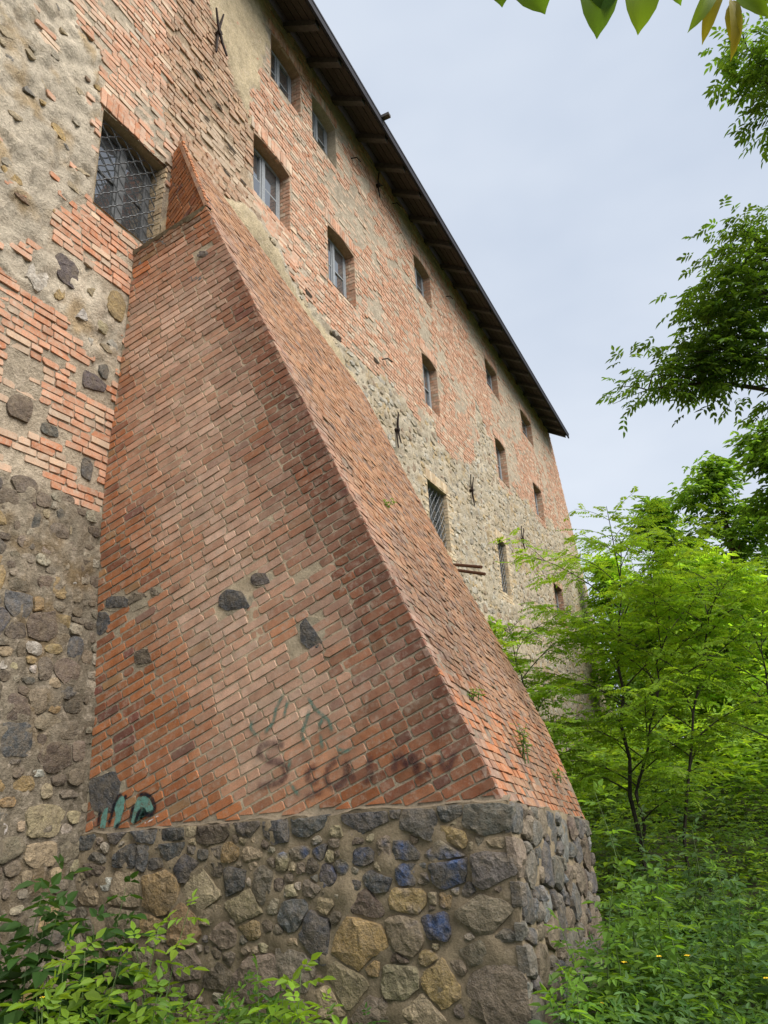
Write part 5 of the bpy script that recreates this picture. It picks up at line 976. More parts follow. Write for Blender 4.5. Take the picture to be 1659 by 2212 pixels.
# bricks of the near flank, laid square to the slope
NS = np.array([0, -1.0, 0])
side_holes = []
for k, pts in SIDE_STONES:
    q = np.array(pts); side_holes.append((k, q))
def near_stone(x, z, pad=0.0):
    for k, q in side_holes:
        if k in 'S': continue
        c = q.mean(0); rx, rz = np.ptp(q[:, 0]) / 2 + pad, np.ptp(q[:, 1]) / 2 + pad
        if ((x - c[0]) / rx) ** 2 + ((z - c[1]) / rz) ** 2 < 1.0: return True
    return False
def side_tone(x, z, t, s):
    bloom, wob = bloom_at(x, z)
    r = random.random()
    if r < 0.55: c = np.array([0.41, 0.150, 0.058])
    elif r < 0.8: c = np.array([0.365, 0.125, 0.048])
    elif r < 0.93: c = np.array([0.27, 0.098, 0.05])
    elif r < 0.97: c = np.array([0.36, 0.19, 0.085])
    else: c = np.array([0.20, 0.075, 0.055])
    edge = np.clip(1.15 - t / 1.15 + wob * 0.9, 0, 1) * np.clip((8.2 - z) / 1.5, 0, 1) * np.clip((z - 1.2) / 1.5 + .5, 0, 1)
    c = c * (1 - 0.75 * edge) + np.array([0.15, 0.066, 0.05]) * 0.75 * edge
    if z > 5.0: c = c * (1 + np.array([0.16, 0.14, 0.05]) * min(1, (z - 5.0) / 1.2))
    kb = bloom * random.uniform(0.45, 0.95)
    c = c * (1 - kb) + np.array([0.62, 0.42, 0.315]) * kb
    return c * random.uniform(0.80, 1.18)
side_bricks = []
PIT = 0.0765
for k in range(0, int(SMAX / PIT)):
    s0, s1 = k * PIT, (k + 1) * PIT
    p0, p1 = Ledge(s0), Ledge(s1); t0_, t1_ = theta(s0), theta(s1)
    d0 = np.array([-math.cos(t0_), -math.sin(t0_)]); d1 = np.array([-math.cos(t1_), -math.sin(t1_)])
    up = s0 >= S_LEDGE
    t = 0.0; par = k % 2; first = True
    while True:
        ln = (0.25 if par else 0.12) * random.uniform(0.96, 1.03)
        if not first and random.random() < 0.34: ln = random.choice([0.25, 0.12, 0.25, 0.185, 0.225])
        par = 1 - par
        a, b = t, t + ln; t = b + random.uniform(0.010, 0.018)
        xm = p0[0] + d0[0] * (a + b) / 2; zm = p0[1] + d0[1] * (a + b) / 2 + 0.035
        if xm < inner_x(zm) - 0.14 or zm < zbase(xm) - 0.1: break
        jb, jt = 0.0075, 0.0075
        gap = np.linalg.norm((p1 + d1 * a) - (p0 + d0 * a))
        f0 = jb / gap; f1 = 1 - min(jt, gap) / gap
        def at_(tt, f): return (p0 + d0 * tt) * (1 - f) + (p1 + d1 * tt) * f
        a_in = a + (random.uniform(-0.006, 0.007) if first else 0)
        f1_ = min(f1, f0 + 0.0635 / gap)
        q = [at_(b, f0), at_(a_in, f0), at_(a_in, f1_), at_(b, f1_)]          # counter-clockwise seen from outside
        first_now = first; first = False
        out = brick_outline(q, 0.009 if not first_now else 0.006, 0.0026, 0.10 if not first_now else 0.22)
        xl = inner_x(zm)
        out = clip_half(out, -1, 0, -xl)
        # the bottom is cut along the plinth
        m_ = 0.17 / (5.294 - 1.543); out = clip_half(out, m_, -1, -(zbase(0) - 0.0) + 0.0 + random.uniform(-.04, 0.0)) if True else out
        if len(out) < 4 or abs(area(out)) < 0.0012: continue
        if near_stone(xm, zm, 0.02): continue
        if k and abs(s0 - S_LEDGE) < 0.02: pass
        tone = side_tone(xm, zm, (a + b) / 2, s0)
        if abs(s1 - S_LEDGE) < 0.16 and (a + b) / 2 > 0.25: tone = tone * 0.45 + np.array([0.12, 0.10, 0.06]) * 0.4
        pr = random.gauss(0.0025, 0.0018) + (0.003 if s0 > 5 else 0)
        if first_now: pr = 0.004 + random.gauss(0, 0.002)
        if up: O, Uv, Nv = np.array([0, upper_y(0.0), 0.0]), np.array([1.0, -0.371, 0]), np.array([-0.348, -0.937, 0])
        else: O, Uv, Nv = np.array([0, YS, 0.0]), UX, NS
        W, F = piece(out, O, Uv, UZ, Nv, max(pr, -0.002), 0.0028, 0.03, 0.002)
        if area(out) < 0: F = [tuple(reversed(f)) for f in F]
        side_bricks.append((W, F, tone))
# bricks of the sloping front: courses of headers, weathered and uneven
front_bricks = []
for k in range(0, int((SMAX + 0.1) / PIT)):
    s0 = k * PIT; s1 = s0 + PIT
    far = min(afar(s0), afar(s1)); a = 0.0; first = True; par = k % 2
    setd = SETB if s0 >= S_LEDGE else 0
    a = (upper_y(C3[0] + s0 * E3[0]) - YS) if setd else 0.0
    while a < far - 0.05:
        ln = (0.118 if not (first and par) else 0.062) * random.uniform(0.94, 1.05)
        if random.random() < 0.04: ln = 0.24
        b = min(a + ln, far)
        q = [(a, s0 + 0.003 + random.uniform(-.002, .002)), (b, s0 + 0.003 + random.uniform(-.002, .002)), (b, s1 - 0.007), (a, s1 - 0.007)]
        rr = fbm1(a * 1.1, s0 * 1.1, 0, 95, 3) - 0.5
        low = np.clip((3.6 - s0) / 2.0 + rr * 1.5, 0, 1)
        r = random.random()
        c = np.array([0.42, 0.215, 0.105]) if r < 0.5 else np.array([0.38, 0.175, 0.082]) if r < 0.75 else np.array([0.34, 0.205, 0.13]) if r < 0.93 else np.array([0.22, 0.125, 0.085])
        pk = np.clip(1 - a / 0.42 - (0.0 if s0 < 5 else 0.0), 0, 1) * 0.7 + low * 0.33
        c = c * (1 - pk * 0.7) + np.array([0.40, 0.245, 0.185]) * pk * 0.7
        if s0 < 1.0 and random.random() < 0.35: c = np.array([0.48, 0.18, 0.075])
        c = c * random.uniform(0.78, 1.15) * np.array([0.82, 0.82, 0.86]) * (1 - 0.35 * low * np.clip(0.5 + rr * 4, 0, 1))
        pr = random.gauss(0.003, 0.002) + (random.uniform(-0.009, 0.002) if low > 0.4 else 0)
        if first: pr = 0.002 + random.gauss(0, .002)
        if not first and random.random() < (0.05 if low > 0.3 else 0.02): a = b + 0.007; continue
        O = C3.copy()
        W, F = piece(brick_outline(q, 0.003 if first else 0.004, 0.002, 0.12), O, D3, E3, N3, pr, 0.0022, 0.04, 0.0035)
        front_bricks.append((W, F, c)); a = b + 0.007; first = False
deliver(side_bricks + front_bricks, 300, 'brick', 'brick_mass', body, M['brick_side'], hide=False)
# stones set into the brick flank
sd_ = 500
for k, q in side_holes:
    sd_ += 1
    if k == 'M': continue
    xm, zm = q.mean(0)
    pts = [tuple(q.mean(0) + (p - q.mean(0)) * 1.12) for p in q]
    W, F = rock(pts, np.array([0, YS + 0.002, 0]), UX, UZ, NS, 0.010 if k != 'S' else 0.005, 22, 5, sd_, 0.009, 0.8, False)
    if area(pts) > 0: pass
    F = orient(F, UX, UZ, NS)
    nn = fbm(W * 25, sd_, 3)[:, None]
    A = Acc(); A.add(W, F, np.array(STONE_COL[k]) * (0.6 + 0.8 * nn)); obj('stone', A.mesh('stone', M['stone']), body)
    if k != 'S':       # mortar pad round the stone
        c = q.mean(0); pad = [tuple(c + (p - c) * 1.32 + np.random.uniform(-.015, .015, 2)) for p in q]
        W, F = rock(pad, np.array([0, YS + 0.006, 0]), UX, UZ, NS, 0.007, 22, 4, sd_ + 70, 0.006, 0.8)
        A = Acc(); A.add(W, orient(F, UX, UZ, NS), (0.38, 0.32, 0.23)); obj('mortar_patch', A.mesh('mortar_patch', M['mortar']), body)

# mossy ledge where the flank steps back
A = Acc(); p = Ledge(S_LEDGE); th_ = theta(S_LEDGE); V_ = []; n_ = 40
tm = (p[0] - (X0 + 0.0)) / math.cos(th_)
for i in range(n_ + 1):
    t = tm * i / n_; x = p[0] - math.cos(th_) * t; z = p[1] - math.sin(th_) * t
    wv = fbm1(x * 8, z * 8, 0, 97, 3)
    V_ += [(x, YS - 0.002 - 0.012 * wv, z + 0.01 - 0.13 * wv * wv), (x, YS - 0.008 - 0.02 * wv, z + 0.02), (x, upper_y(x) + 0.02, z + 0.03 + 0.05 * wv)]
A.add(V_, [(3 * i + j, 3 * i + j + 3, 3 * i + j + 4, 3 * i + j + 1) for i in range(n_) for j in (0, 1)], (0.13, 0.10, 0.06))
obj('mossy_ledge', A.mesh('mossy_ledge', M['mortar']), body)

# ---- stone plinth
YB = 4.80
A = Acc()
def plinth_top(u):        # u<0: along the flank (x = C.x+u), u>0: along the front
    return zbase(C3[0] + u) if u <= 0 else 1.37 + D3[2] * u
FD = np.array([D3[0], D3[1], 0]); FD /= np.linalg.norm(FD); FN = np.array([FD[1], -FD[0], 0.0])
FO = np.array([C3[0] + 0.045, YB, 0.0])
def surf(u, z, off):
    if u <= 0: return np.array([FO[0] + u, YB - off, z])
    return FO + FD * u + FN * off + np.array([0, 0, z])
us = np.concatenate([np.arange(-4.2, 0, 0.045), [0.0], np.arange(0.045, 2.88, 0.05)]); hs = np.linspace(0, 1, 48)
V_ = []; cc = []
for u in us:
    zt = plinth_top(u) - 0.005 + 0.09 * (fbm1(u * 4, 0, 0, 107, 4) - 0.5)
    for h in hs:
        z = -0.75 + (zt + 0.75) * h
        nz1 = fbm1(u * 6, z * 6, 1, 101, 3) - 0.5
        off = nz1 * 0.085 + 0.004
        p = surf(u, z, off) if abs(u) > 0.03 else np.array([FO[0] + 0.01, YB - 0.01, z]) + np.array([nz1, -nz1, 0]) * 0.03
        V_.append(p)
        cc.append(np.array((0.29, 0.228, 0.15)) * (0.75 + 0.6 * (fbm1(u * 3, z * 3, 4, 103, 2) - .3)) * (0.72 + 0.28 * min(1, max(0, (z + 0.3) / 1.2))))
V_ = np.array(V_); nh = len(hs)
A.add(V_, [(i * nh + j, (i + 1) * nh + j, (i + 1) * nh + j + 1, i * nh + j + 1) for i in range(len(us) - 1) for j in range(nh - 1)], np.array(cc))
# rough top bedding of mortar
V_ = []; F_ = []
for i, u in enumerate(us):
    zt = plinth_top(u) - 0.005 + 0.09 * (fbm1(u * 4, 0, 0, 107, 4) - 0.5); p = surf(u, zt, 0.0); q = p + (np.array([0, 0.10, 0.03]) if u <= 0 else -FN * 0.10 + np.array([0, 0, 0.0]))
    V_ += [p, q]
    if i: F_.append((2 * i - 2, 2 * i, 2 * i + 1, 2 * i - 1))
A.add(V_, F_, (0.21, 0.17, 0.12))
A.add([surf(2.84, -0.75, 0), surf(2.84, 1.0, 0), np.array([X0, 8.2, 1.0]), np.array([X0, 8.2, -0.75])], [(0, 1, 2, 3)], (0.3, 0.25, 0.18))
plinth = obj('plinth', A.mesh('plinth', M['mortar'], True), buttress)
NB = np.array([0, -1.0, 0]); sd_ = 900
placed = []
def blue(W, col):
    c = np.tile(np.asarray(col, float), (len(W), 1)) if np.ndim(col) == 1 else col.copy()
    nn = fbm(W * 18, 7, 3)
    for bx, bz, r in BLUE_BLOTCHES:
        d_ = np.hypot(W[:, 0] - bx, (W[:, 2] - bz) * 0.85)
        f = np.clip(0.7 - d_ / r + (nn - 0.5) * 3.4, 0, 1)[:, None] * 0.62
        hue = np.array([0.03, 0.11, 0.33]) if (bx * 7 + bz * 3) % 1 > 0.35 else np.array([0.09, 0.16, 0.2])
        c = c * (1 - f) + hue * f
    return c
items = []
for k, pts in BASE_STONES:
    q = np.array(pts); xm, zm = q.mean(0)
    if xm > -5.3: items.append((xm, zm, np.ptp(q[:, 0]) / 2, np.ptp(q[:, 1]) / 2, k))
for _ in range(2600):        # small packing stones in the joints
    xm = random.uniform(-5.28, -1.56); zm = random.uniform(-0.45, zbase(xm) - 0.03)
    r_ = random.uniform(0.02, 0.06)
    if any(abs(xm - t[0]) < t[2] + r_ * .8 and abs(zm - t[1]) < t[3] + r_ * .7 for t in items): continue
    items.append((xm, zm, r_, r_ * .8, random.choice('BTTKKDMBB')))
m_ = 0.17 / (5.294 - 1.543)
for (xm, zm, rx, rz, k), pts in zip(items, pack(items, 1.5, 0.006)):
    pts = clip_half(pts, -m_, 1, zbase(0) - 0.012)
    pts = clip_half(pts, 1, 0, FO[0] + 0.022)
    if len(pts) < 4 or abs(area(pts)) < 4e-4: continue
    size = math.sqrt(abs(area(pts))); sd_ += 1
    W, F = rock(pts, np.array([0, YB, 0]), UX, UZ, NB, min(0.036, 0.015 + 0.075 * size) * random.uniform(.75, 1.1), 26 if size > 0.12 else 16, 5, sd_, 0.013, 1.0, True)
    nn = fbm(W * 14, sd_ % 60, 4)[:, None]
    c = blue(W, np.array(stone_colour(k)) * (0.5 + 1.0 * nn))
    A = Acc(); A.add(W, orient(F, UX, UZ, NB), c); obj('stone', A.mesh('stone', M['stone']), plinth)
# front of the plinth
fp = []
for t_ in range(2600):
    u = random.uniform(0.0, 2.74); z = random.uniform(-0.5, 1.32); big = t_ < 500
    ru, rz = (random.uniform(0.10, 0.18), random.uniform(0.07, 0.14)) if big else (random.uniform(0.03, 0.08), random.uniform(0.03, 0.07))
    if z + rz * .6 > plinth_top(u) - 0.01: continue
    if any(abs(u - q[0]) < q[2] + ru * .85 and abs(z - q[1]) < q[3] + rz * .85 for q in fp): continue
    fp.append((u, z, ru, rz))
for (u, z, ru, rz), pts in zip(fp, pack(fp, 1.5, 0.006)):
    pts = clip_half(pts, -D3[2], 1, 1.37 - 0.012); pts = clip_half(pts, -1, 0, 0.02)
    if len(pts) < 4 or abs(area(pts)) < 4e-4: continue
    sd_ += 1
    W, F = rock(pts, FO, FD, UZ, FN, random.uniform(0.020, 0.055), 18, 5, sd_, 0.016, 1.0, True)
    nn = fbm(W * 14, sd_ % 60, 4)[:, None]
    A = Acc(); A.add(W, F, np.array(stone_colour(random.choice('GDDGBKDDSB'))) * (0.55 + 1.0 * nn)); obj('stone', A.mesh('stone', M['stone']), plinth)

# ---- spray paint on the flank
def ribbon(strokes, width, mat, label, y=YS - 0.0135, name='graffiti'):
    o = None
    for st in strokes:
        A = Acc()
        P_ = np.array(st, float)
        # smooth the stroke
        t = np.concatenate([[0], np.cumsum(np.linalg.norm(np.diff(P_, axis=0), axis=1))]); tt = np.linspace(0, t[-1], max(6, int(t[-1] / 0.02)))
        Q = np.column_stack([np.interp(tt, t, P_[:, 0]), np.interp(tt, t, P_[:, 1])])
        for _ in range(3):
            Q[1:-1] = 0.5 * Q[1:-1] + 0.25 * (Q[:-2] + Q[2:])
        T = np.gradient(Q, axis=0); T /= np.linalg.norm(T, axis=1)[:, None] + 1e-9; Nn = np.column_stack([-T[:, 1], T[:, 0]])
        V_, c_ = [], []
        n = len(Q)
        for i in range(n):
            e_ = min(1, i / 2, (n - 1 - i) / 2)
            for f, al in ((-1, 0), (-.5, .8), (0, 1), (.5, .8), (1, 0)):
                p = Q[i] + Nn[i] * width * f; V_.append((p[0], y, p[1])); c_.append([al * max(e_, 0.0)] * 3)
        A.add(V_, [(5 * i + j, 5 * i + j + 1, 5 * i + j + 6, 5 * i + j + 5) for i in range(n - 1) for j in range(4)], np.array(c_))
        o = obj(name, A.mesh(name, mat), body); o['label'] = label
    return o
ribbon(DARK_STROKES, 0.036, M['paint_dark'], 'faded dark sprayed lettering low on the brick flank')
ribbon(TEAL_STROKES, 0.020, M['paint_teal'], 'thin faded teal sprayed lines above the dark lettering', YS - 0.0125)
for sh in TEAL_SHAPES:
    A = Acc()
    P_ = np.array(sh); c = P_.mean(0); n = len(P_)
    V_ = [(c[0], YS - 0.0145, c[1])] + [(c[0] + (p[0] - c[0]) * .8, YS - 0.0145, c[1] + (p[1] - c[1]) * .92) for p in P_] + [(p[0], YS - 0.0145, p[1]) for p in P_]
    # fill strip-wise so that bent shapes stay bent
    half = n // 2
    V2 = [(p[0], YS - 0.0145, p[1]) for p in P_]
    F2 = []
    i, j = 0, n - 1
    while j - i > 2:
        F2.append((i, i + 1, j - 1, j)); i += 1; j -= 1
    if j - i == 2: F2.append((i, i + 1, j))
    A.add(V2, F2, (0.9, 0.9, 0.9))
    g3 = obj('graffiti', A.mesh('graffiti', M['paint_mint']), body); g3['label'] = 'mint green painted strokes at the inner bottom corner'
ribbon(OUTLINE_STROKES, 0.022, M['paint_black'], 'black sprayed outlines round the mint green strokes', YS - 0.0155)
ribbon(SCRIBBLE, 0.006, M['paint_white'], 'tiny white handwriting on one brick', YS - 0.0165)

# ---- moss and dirt caught in the joints of the sloping front
A = Acc()
for _ in range(900):
    s = abs(random.gauss(0.4, 2.2)); a = random.uniform(0.25, 3.9)
    if s > 7 or a > afar(s) - 0.05: continue
    if fbm1(a * 1.4, s * 1.4, 0, 111, 3) < 0.47: continue
    r_ = random.uniform(0.006, 0.022)
    O = C3 + a * D3 + (round(s / PIT) * PIT - 0.004) * E3
    pts = [(r_ * 1.6 * math.cos(2 * math.pi * j / 7) * random.uniform(.7, 1.2), r_ * .55 * math.sin(2 * math.pi * j / 7) * random.uniform(.7, 1.2)) for j in range(7)]
    W, F = rock(pts, O, D3, E3, N3, r_ * 0.35, 9, 3, _, 0.008, 1.4)
    A.add(W, F, np.array(random.choice([(0.09, 0.065, 0.042), (0.11, 0.08, 0.05), (0.07, 0.065, 0.035)])))
stuff(obj('moss', A.mesh('moss', M['mortar']), body))

# ------------------------------------------------------------------ vegetation
def unit(v): return v / (np.linalg.norm(v, axis=-1, keepdims=True) + 1e-9)
class Leaves:
    def __init__(s): s.P = []; s.D = []; s.N = []; s.L = []; s.W = []; s.C = []
    def add(s, P, D, N, L_, W_, C_):
        s.P.append(P); s.D.append(D); s.N.append(N); s.L.append(L_); s.W.append(W_); s.C.append(C_)
    def arrays(s, fold=0.22, droop=0.12):
        P, D, N = np.concatenate(s.P), unit(np.concatenate(s.D)), np.concatenate(s.N)
        Ln, Wd, Cc = np.concatenate(s.L), np.concatenate(s.W), np.concatenate(s.C)
        S = unit(np.cross(N, D)); N = np.cross(D, S); n = len(P)
        T = [(0, 0, 0), (.32, .5, fold), (.68, .36, fold * .7), (1, 0, -droop), (.68, -.36, fold * .7), (.32, -.5, fold)]
        V = np.empty((n, 6, 3))
        for i, (x, y, z) in enumerate(T):
            V[:, i] = P + D * (Ln * x)[:, None] + S * (Wd * y)[:, None] + N * (Wd * z - Ln * 0.25 * x * x * 0.4)[:, None]
        base = (np.arange(n) * 6)[:, None]
        F = np.concatenate([base + np.array([[0, 1, 2, 3]]), base + np.array([[0, 3, 4, 5]])])
        return V.reshape(-1, 3), F, np.repeat(Cc, 6, axis=0)
    def mesh(s, name, **k):
        V, F, c = s.arrays(**k)
        return make_mesh(name, V, F.ravel(), np.full(len(F), 4), M['leaf'], c)

TPL = {  # offset along the rachis, angle of the leaflet, relative length
    'locust': [(0.16 + 0.84 * i / 6.5, sgn * 68, 0.85 + 0.15 * math.sin(i)) for i in range(7) for sgn in (-1, 1)] + [(1.0, 0, 1.0)],
    'boxelder': [(1.0, 0, 1.15), (0.62, 58, 0.95), (0.62, -58, 0.95), (0.26, 66, 0.72), (0.26, -66, 0.72)],
    'three': [(0.8, 0, 1.2), (0.55, 62, 0.95), (0.55, -62, 0.95)],
    'ash': [(1.0, 0, 1.0), (0.72, 48, 0.95), (0.72, -48, 0.95), (0.4, 56, 0.85), (0.4, -56, 0.85), (0.12, 62, 0.7), (0.12, -62, 0.7)],
    'one': [(0.0, 0, 1.0)]}
def compound(LV, P, D, N, kind, rach, ln, wd, col, var=0.22, sag=0.25):
    P, D, N = np.atleast_2d(P), unit(np.atleast_2d(D)), np.atleast_2d(N)
    n = len(P); rach = np.broadcast_to(rach, (n,)); ln = np.broadcast_to(ln, (n,)); wd = np.broadcast_to(wd, (n,))
    S = unit(np.cross(N, D)); N = np.cross(D, S)
    leafc = np.asarray(col) * (1 + rng.uniform(-var, var, (n, 1))) * (1 + rng.uniform(-.06, .06, (n, 3)))
    for (t, a, sc_) in TPL[kind]:
        a = math.radians(a)
        dr = D * math.cos(a) + S * math.sin(a) + rng.normal(0, 0.10, (n, 3))
        dr[:, 2] -= sag * 0.6
        p = P + D * (rach * t)[:, None]; p[:, 2] -= sag * rach * t * t * 0.5
        LV.add(p, dr, N + rng.normal(0, 0.22, (n, 3)), ln * sc_ * rng.uniform(.85, 1.1, n), wd * sc_ * rng.uniform(.85, 1.1, n),
               leafc * (1 + rng.uniform(-.10, .10, (n, 1))))

GREEN = np.array([0.110, 0.205, 0.030]); LIGHT = np.array([0.225, 0.365, 0.040]); DARK = np.array([0.055, 0.120, 0.030]); BLUEG = np.array([0.090, 0.170, 0.055])

def curve_pts(p, q, bow, n=8):
    p, q = np.array(p, float), np.array(q, float); t = np.linspace(0, 1, n)[:, None]
    return p + (q - p) * t + np.array(bow)[None] * (4 * t * (1 - t))

# ---- young locust trees
def locust(name, label, stems, nbr, spread, seed, col=LIGHT, density=1.0, group=None):
    global rng
    rng = np.random.default_rng(seed); r_ = random.Random(seed)
    base = stems[0][0]
    t = thing(name, label, 'tree', base, group)
    A = Acc(); LV = Leaves(); TW = Acc()
    for si, st in enumerate(stems):
        P = np.array(st[:-1], float); r0 = st[-1]
        tt = np.linspace(0, 1, len(P)); tq = np.linspace(0, 1, 14)
        Q = np.column_stack([np.interp(tq, tt, P[:, i]) for i in range(3)])
        Q[1:-1] += rng.normal(0, 0.025, (12, 3))
        A.tube(Q, r0 * (1 - 0.85 * tq), 6, (0.05, 0.042, 0.032))
        H = Q[-1, 2] - Q[0, 2]
        m_ = max(4, int(nbr * (0.35 + 0.65 * H / 5.6)))
        az = r_.uniform(0, 6)
        for b in range(m_):
            f = 0.22 + 0.76 * (b + 0.5) / m_
            p = np.array([np.interp(f, tq, Q[:, i]) for i in range(3)])
            az += 2.4 + r_.uniform(-.4, .4)
            ln = spread * (0.30 + 0.9 * math.sin(math.pi * min(1, (1.12 - f) * 0.95) ** 0.8)) * r_.uniform(.65, 1.1)
            if f > 0.9: ln *= 0.6
            dirv = np.array([math.cos(az), math.sin(az), 0.22 + 0.5 * f])
            q = p + dirv / np.linalg.norm(dirv) * ln
            bp = curve_pts(p, q, (0, 0, 0.10 * ln), 8)
            A.tube(bp, np.linspace(r0 * 0.32 * (1 - .5 * f) + .003, 0.003, 8), 4, (0.06, 0.055, 0.035), False)
            twigs = [(bp, 0.25)]
            for sgn in (-1, 1):
                for fr in (0.35, 0.55, 0.75):
                    i0 = int(fr * 7); a2 = az + sgn * r_.uniform(.5, 1.0)
                    l2 = ln * 0.5 * r_.uniform(.6, 1.1)
                    q2 = bp[i0] + np.array([math.cos(a2), math.sin(a2), r_.uniform(0.05, .45)]) * l2
                    b2 = curve_pts(bp[i0], q2, (0, 0, 0.08 * l2), 6)
                    TW.tube(b2, np.linspace(0.005, 0.002, 6), 3, (0.07, 0.065, 0.035), False); twigs.append((b2, 0.1))
            for (bb, st0) in twigs:
                L_ = np.linalg.norm(bb[-1] - bb[0]); cnt = max(3, int(L_ / 0.098 * density))
                for c_ in range(cnt):
                    f2 = st0 + (1 - st0) * (c_ + r_.random()) / cnt
                    x = f2 * (len(bb) - 1); i0 = min(int(x), len(bb) - 2); pp = bb[i0] + (bb[i0 + 1] - bb[i0]) * (x - i0)
                    a3 = math.atan2(*(bb[-1] - bb[0])[[1, 0]]) + (1 if c_ % 2 else -1) * r_.uniform(.4, 1.3)
                    d = np.array([math.cos(a3), math.sin(a3), r_.uniform(-.4, .35)])
                    nrm = np.array([r_.uniform(-.6, .6), r_.uniform(-.6, .6), 1.0])
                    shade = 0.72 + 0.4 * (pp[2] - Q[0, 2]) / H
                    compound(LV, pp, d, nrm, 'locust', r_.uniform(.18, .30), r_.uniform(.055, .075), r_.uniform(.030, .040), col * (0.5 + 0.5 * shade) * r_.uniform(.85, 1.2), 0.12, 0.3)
    if TW.n:
        A.add(np.concatenate(TW.V), [], (0.07, 0.065, 0.035)) if False else None
    tr = obj('trunk', A.mesh('trunk', M['bark']), t)
    stuff(obj('twigs', TW.mesh('twigs', M['bark']), t))
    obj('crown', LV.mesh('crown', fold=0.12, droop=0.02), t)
    return t

locust('locust_tree', 'light green young locust tree with several dark stems beyond the buttress',
       [[(-1.64, 10.5, -0.25), (-1.56, 10.5, 1.2), (-1.47, 10.45, 2.6), (-1.32, 10.4, 3.6), (-1.15, 10.4, 4.6), 0.035],
        [(-1.56, 10.45, -0.25), (-1.45, 10.4, 1.2), (-1.0, 10.2, 2.4), (-0.65, 10.1, 3.4), 0.028],
        [(-1.1, 10.4, -0.25), (-0.75, 10.3, 1.6), (-0.35, 10.2, 2.9), (0.0, 10.1, 3.7), 0.026]], 23, 1.32, 21, LIGHT * 1.1)
locust('locust_sapling', 'slim locust sapling right behind the buttress, forked low', [[(-2.35, 9.6, -0.25), (-2.4, 9.6, 1.1), (-2.55, 9.6, 2.3), (-2.72, 9.6, 3.35), 0.026], [(-2.38, 9.6, 0.8), (-2.8, 9.5, 1.7), (-3.25, 9.5, 2.75), 0.018]],
       20, 1.0, 23, LIGHT, 1.25)
locust('locust_sapling', 'locust sapling to the right of the multi-stemmed one, at the frame edge', [[(0.35, 11.6, -0.2), (0.3, 11.6, 1.6), (0.35, 11.5, 2.6), (0.5, 11.4, 3.5), 0.03]],
       20, 1.25, 25, LIGHT * .9, 0.75)
# ---- broad trees: limbs to leafy lobes
def broad(name, label, trunk, r0, lobes, kind, leaf, col, seed, rach=0.12, sag=0.5, group=None, twn=9, var=0.3):
    global rng
    rng = np.random.default_rng(seed); r_ = random.Random(seed)
    t = thing(name, label, 'tree', trunk[0], group)
    A = Acc(); LV = Leaves()
    P = np.array(trunk, float); tt = np.linspace(0, 1, len(P)); tq = np.linspace(0, 1, 12)
    Q = np.column_stack([np.interp(tq, tt, P[:, i]) for i in range(3)])
    A.tube(Q, r0 * (1 - 0.6 * tq), 9, (0.085, 0.065, 0.045))
    for (c, rad, n) in lobes:
        c = np.array(c, float); rad = np.array(rad, float)
        below = [i for i in range(12) if Q[i, 2] < c[2] - 0.15 * np.linalg.norm(c[:2] - Q[i, :2])] or [3]
        i0 = max(below); root = Q[i0]
        lb = curve_pts(root, c, (0, 0, 0.12 * np.linalg.norm(c - root)), 9)
        A.tube(lb, np.linspace(r0 * 0.35, 0.012, 9), 5, (0.075, 0.06, 0.042), False)
        tips = []
        for j in range(twn):
            d = unit(rng.normal(0, 1, 3)); d[2] = abs(d[2]) * 0.7 - 0.15
            e = c + d * rad * r_.uniform(.8, 1.15); s = lb[r_.choice([5, 6, 7, 8])]
            bb = curve_pts(s, e, (0, 0, 0.08 * np.linalg.norm(e - s)), 6)
            A.tube(bb, np.linspace(0.013, 0.003, 6), 4, (0.07, 0.06, 0.04), False); tips.append(bb)
        # leaf sprays gathered along the branchlets, so that gaps stay open between them
        m_ = n
        bi = rng.integers(0, twn, m_); f = rng.uniform(0.3, 1.05, m_)
        pts = np.empty((m_, 3)); ax = np.empty((m_, 3))
        for k in range(m_):
            bb = tips[bi[k]]; x = min(f[k], 0.999) * 5; q0 = int(x)
            pts[k] = bb[q0] + (bb[q0 + 1] - bb[q0]) * (x - q0); ax[k] = bb[-1] - bb[0]
        pts += rng.normal(0, 1, (m_, 3)) * (0.10 + 0.17 * rad.mean())
        out_ = unit(pts - c) * 0.7 + unit(ax) * 0.6 + rng.normal(0, .5, (m_, 3)); out_[:, 2] = out_[:, 2] * 0.4 - 0.15 * sag
        nrm = np.column_stack([rng.normal(0, .35, m_), rng.normal(0, .35, m_), np.ones(m_)])
        tone = np.asarray(col)[None] * (1 + rng.uniform(-var, var, (m_, 1)))
        compound(LV, pts, out_, nrm, kind, rach * rng.uniform(.7, 1.2, m_), leaf[0] * rng.uniform(.75, 1.2, m_), leaf[1] * rng.uniform(.75, 1.2, m_), tone, 0.15, sag)
    obj('trunk', A.mesh('trunk', M['bark']), t)
    obj('crown', LV.mesh('crown'), t)
    return t

broad('ash_tree', 'dark green tree with drooping narrow leaves at the right edge', [(2.9, 11.4, -0.3), (2.8, 11.3, 2.5), (2.5, 11.0, 5.0), (2.2, 10.5, 7.5)], 0.17,
      [((-0.35, 9.55, 6.35), (.55, .5, .22), 87), ((0.15, 9.6, 6.55), (.6, .6, .35), 159), ((0.75, 9.7, 6.55), (.7, .8, .5), 304), ((0.55, 9.6, 7.05), (.5, .6, .3), 159),
       ((1.15, 9.6, 7.35), (.7, .7, .5), 333), ((1.25, 9.5, 8.05), (.5, .6, .35), 159), ((1.75, 9.6, 7.9), (.6, .6, .6), 217), ((1.5, 9.9, 6.55), (.7, .7, .6), 333),
       ((1.7, 10.2, 5.8), (.55, .7, .45), 246), ((2.3, 10.0, 7.0), (.7, .8, .9), 90)],
      'ash', (0.125, 0.046), GREEN * 1.0, 41, 0.17, 0.7)
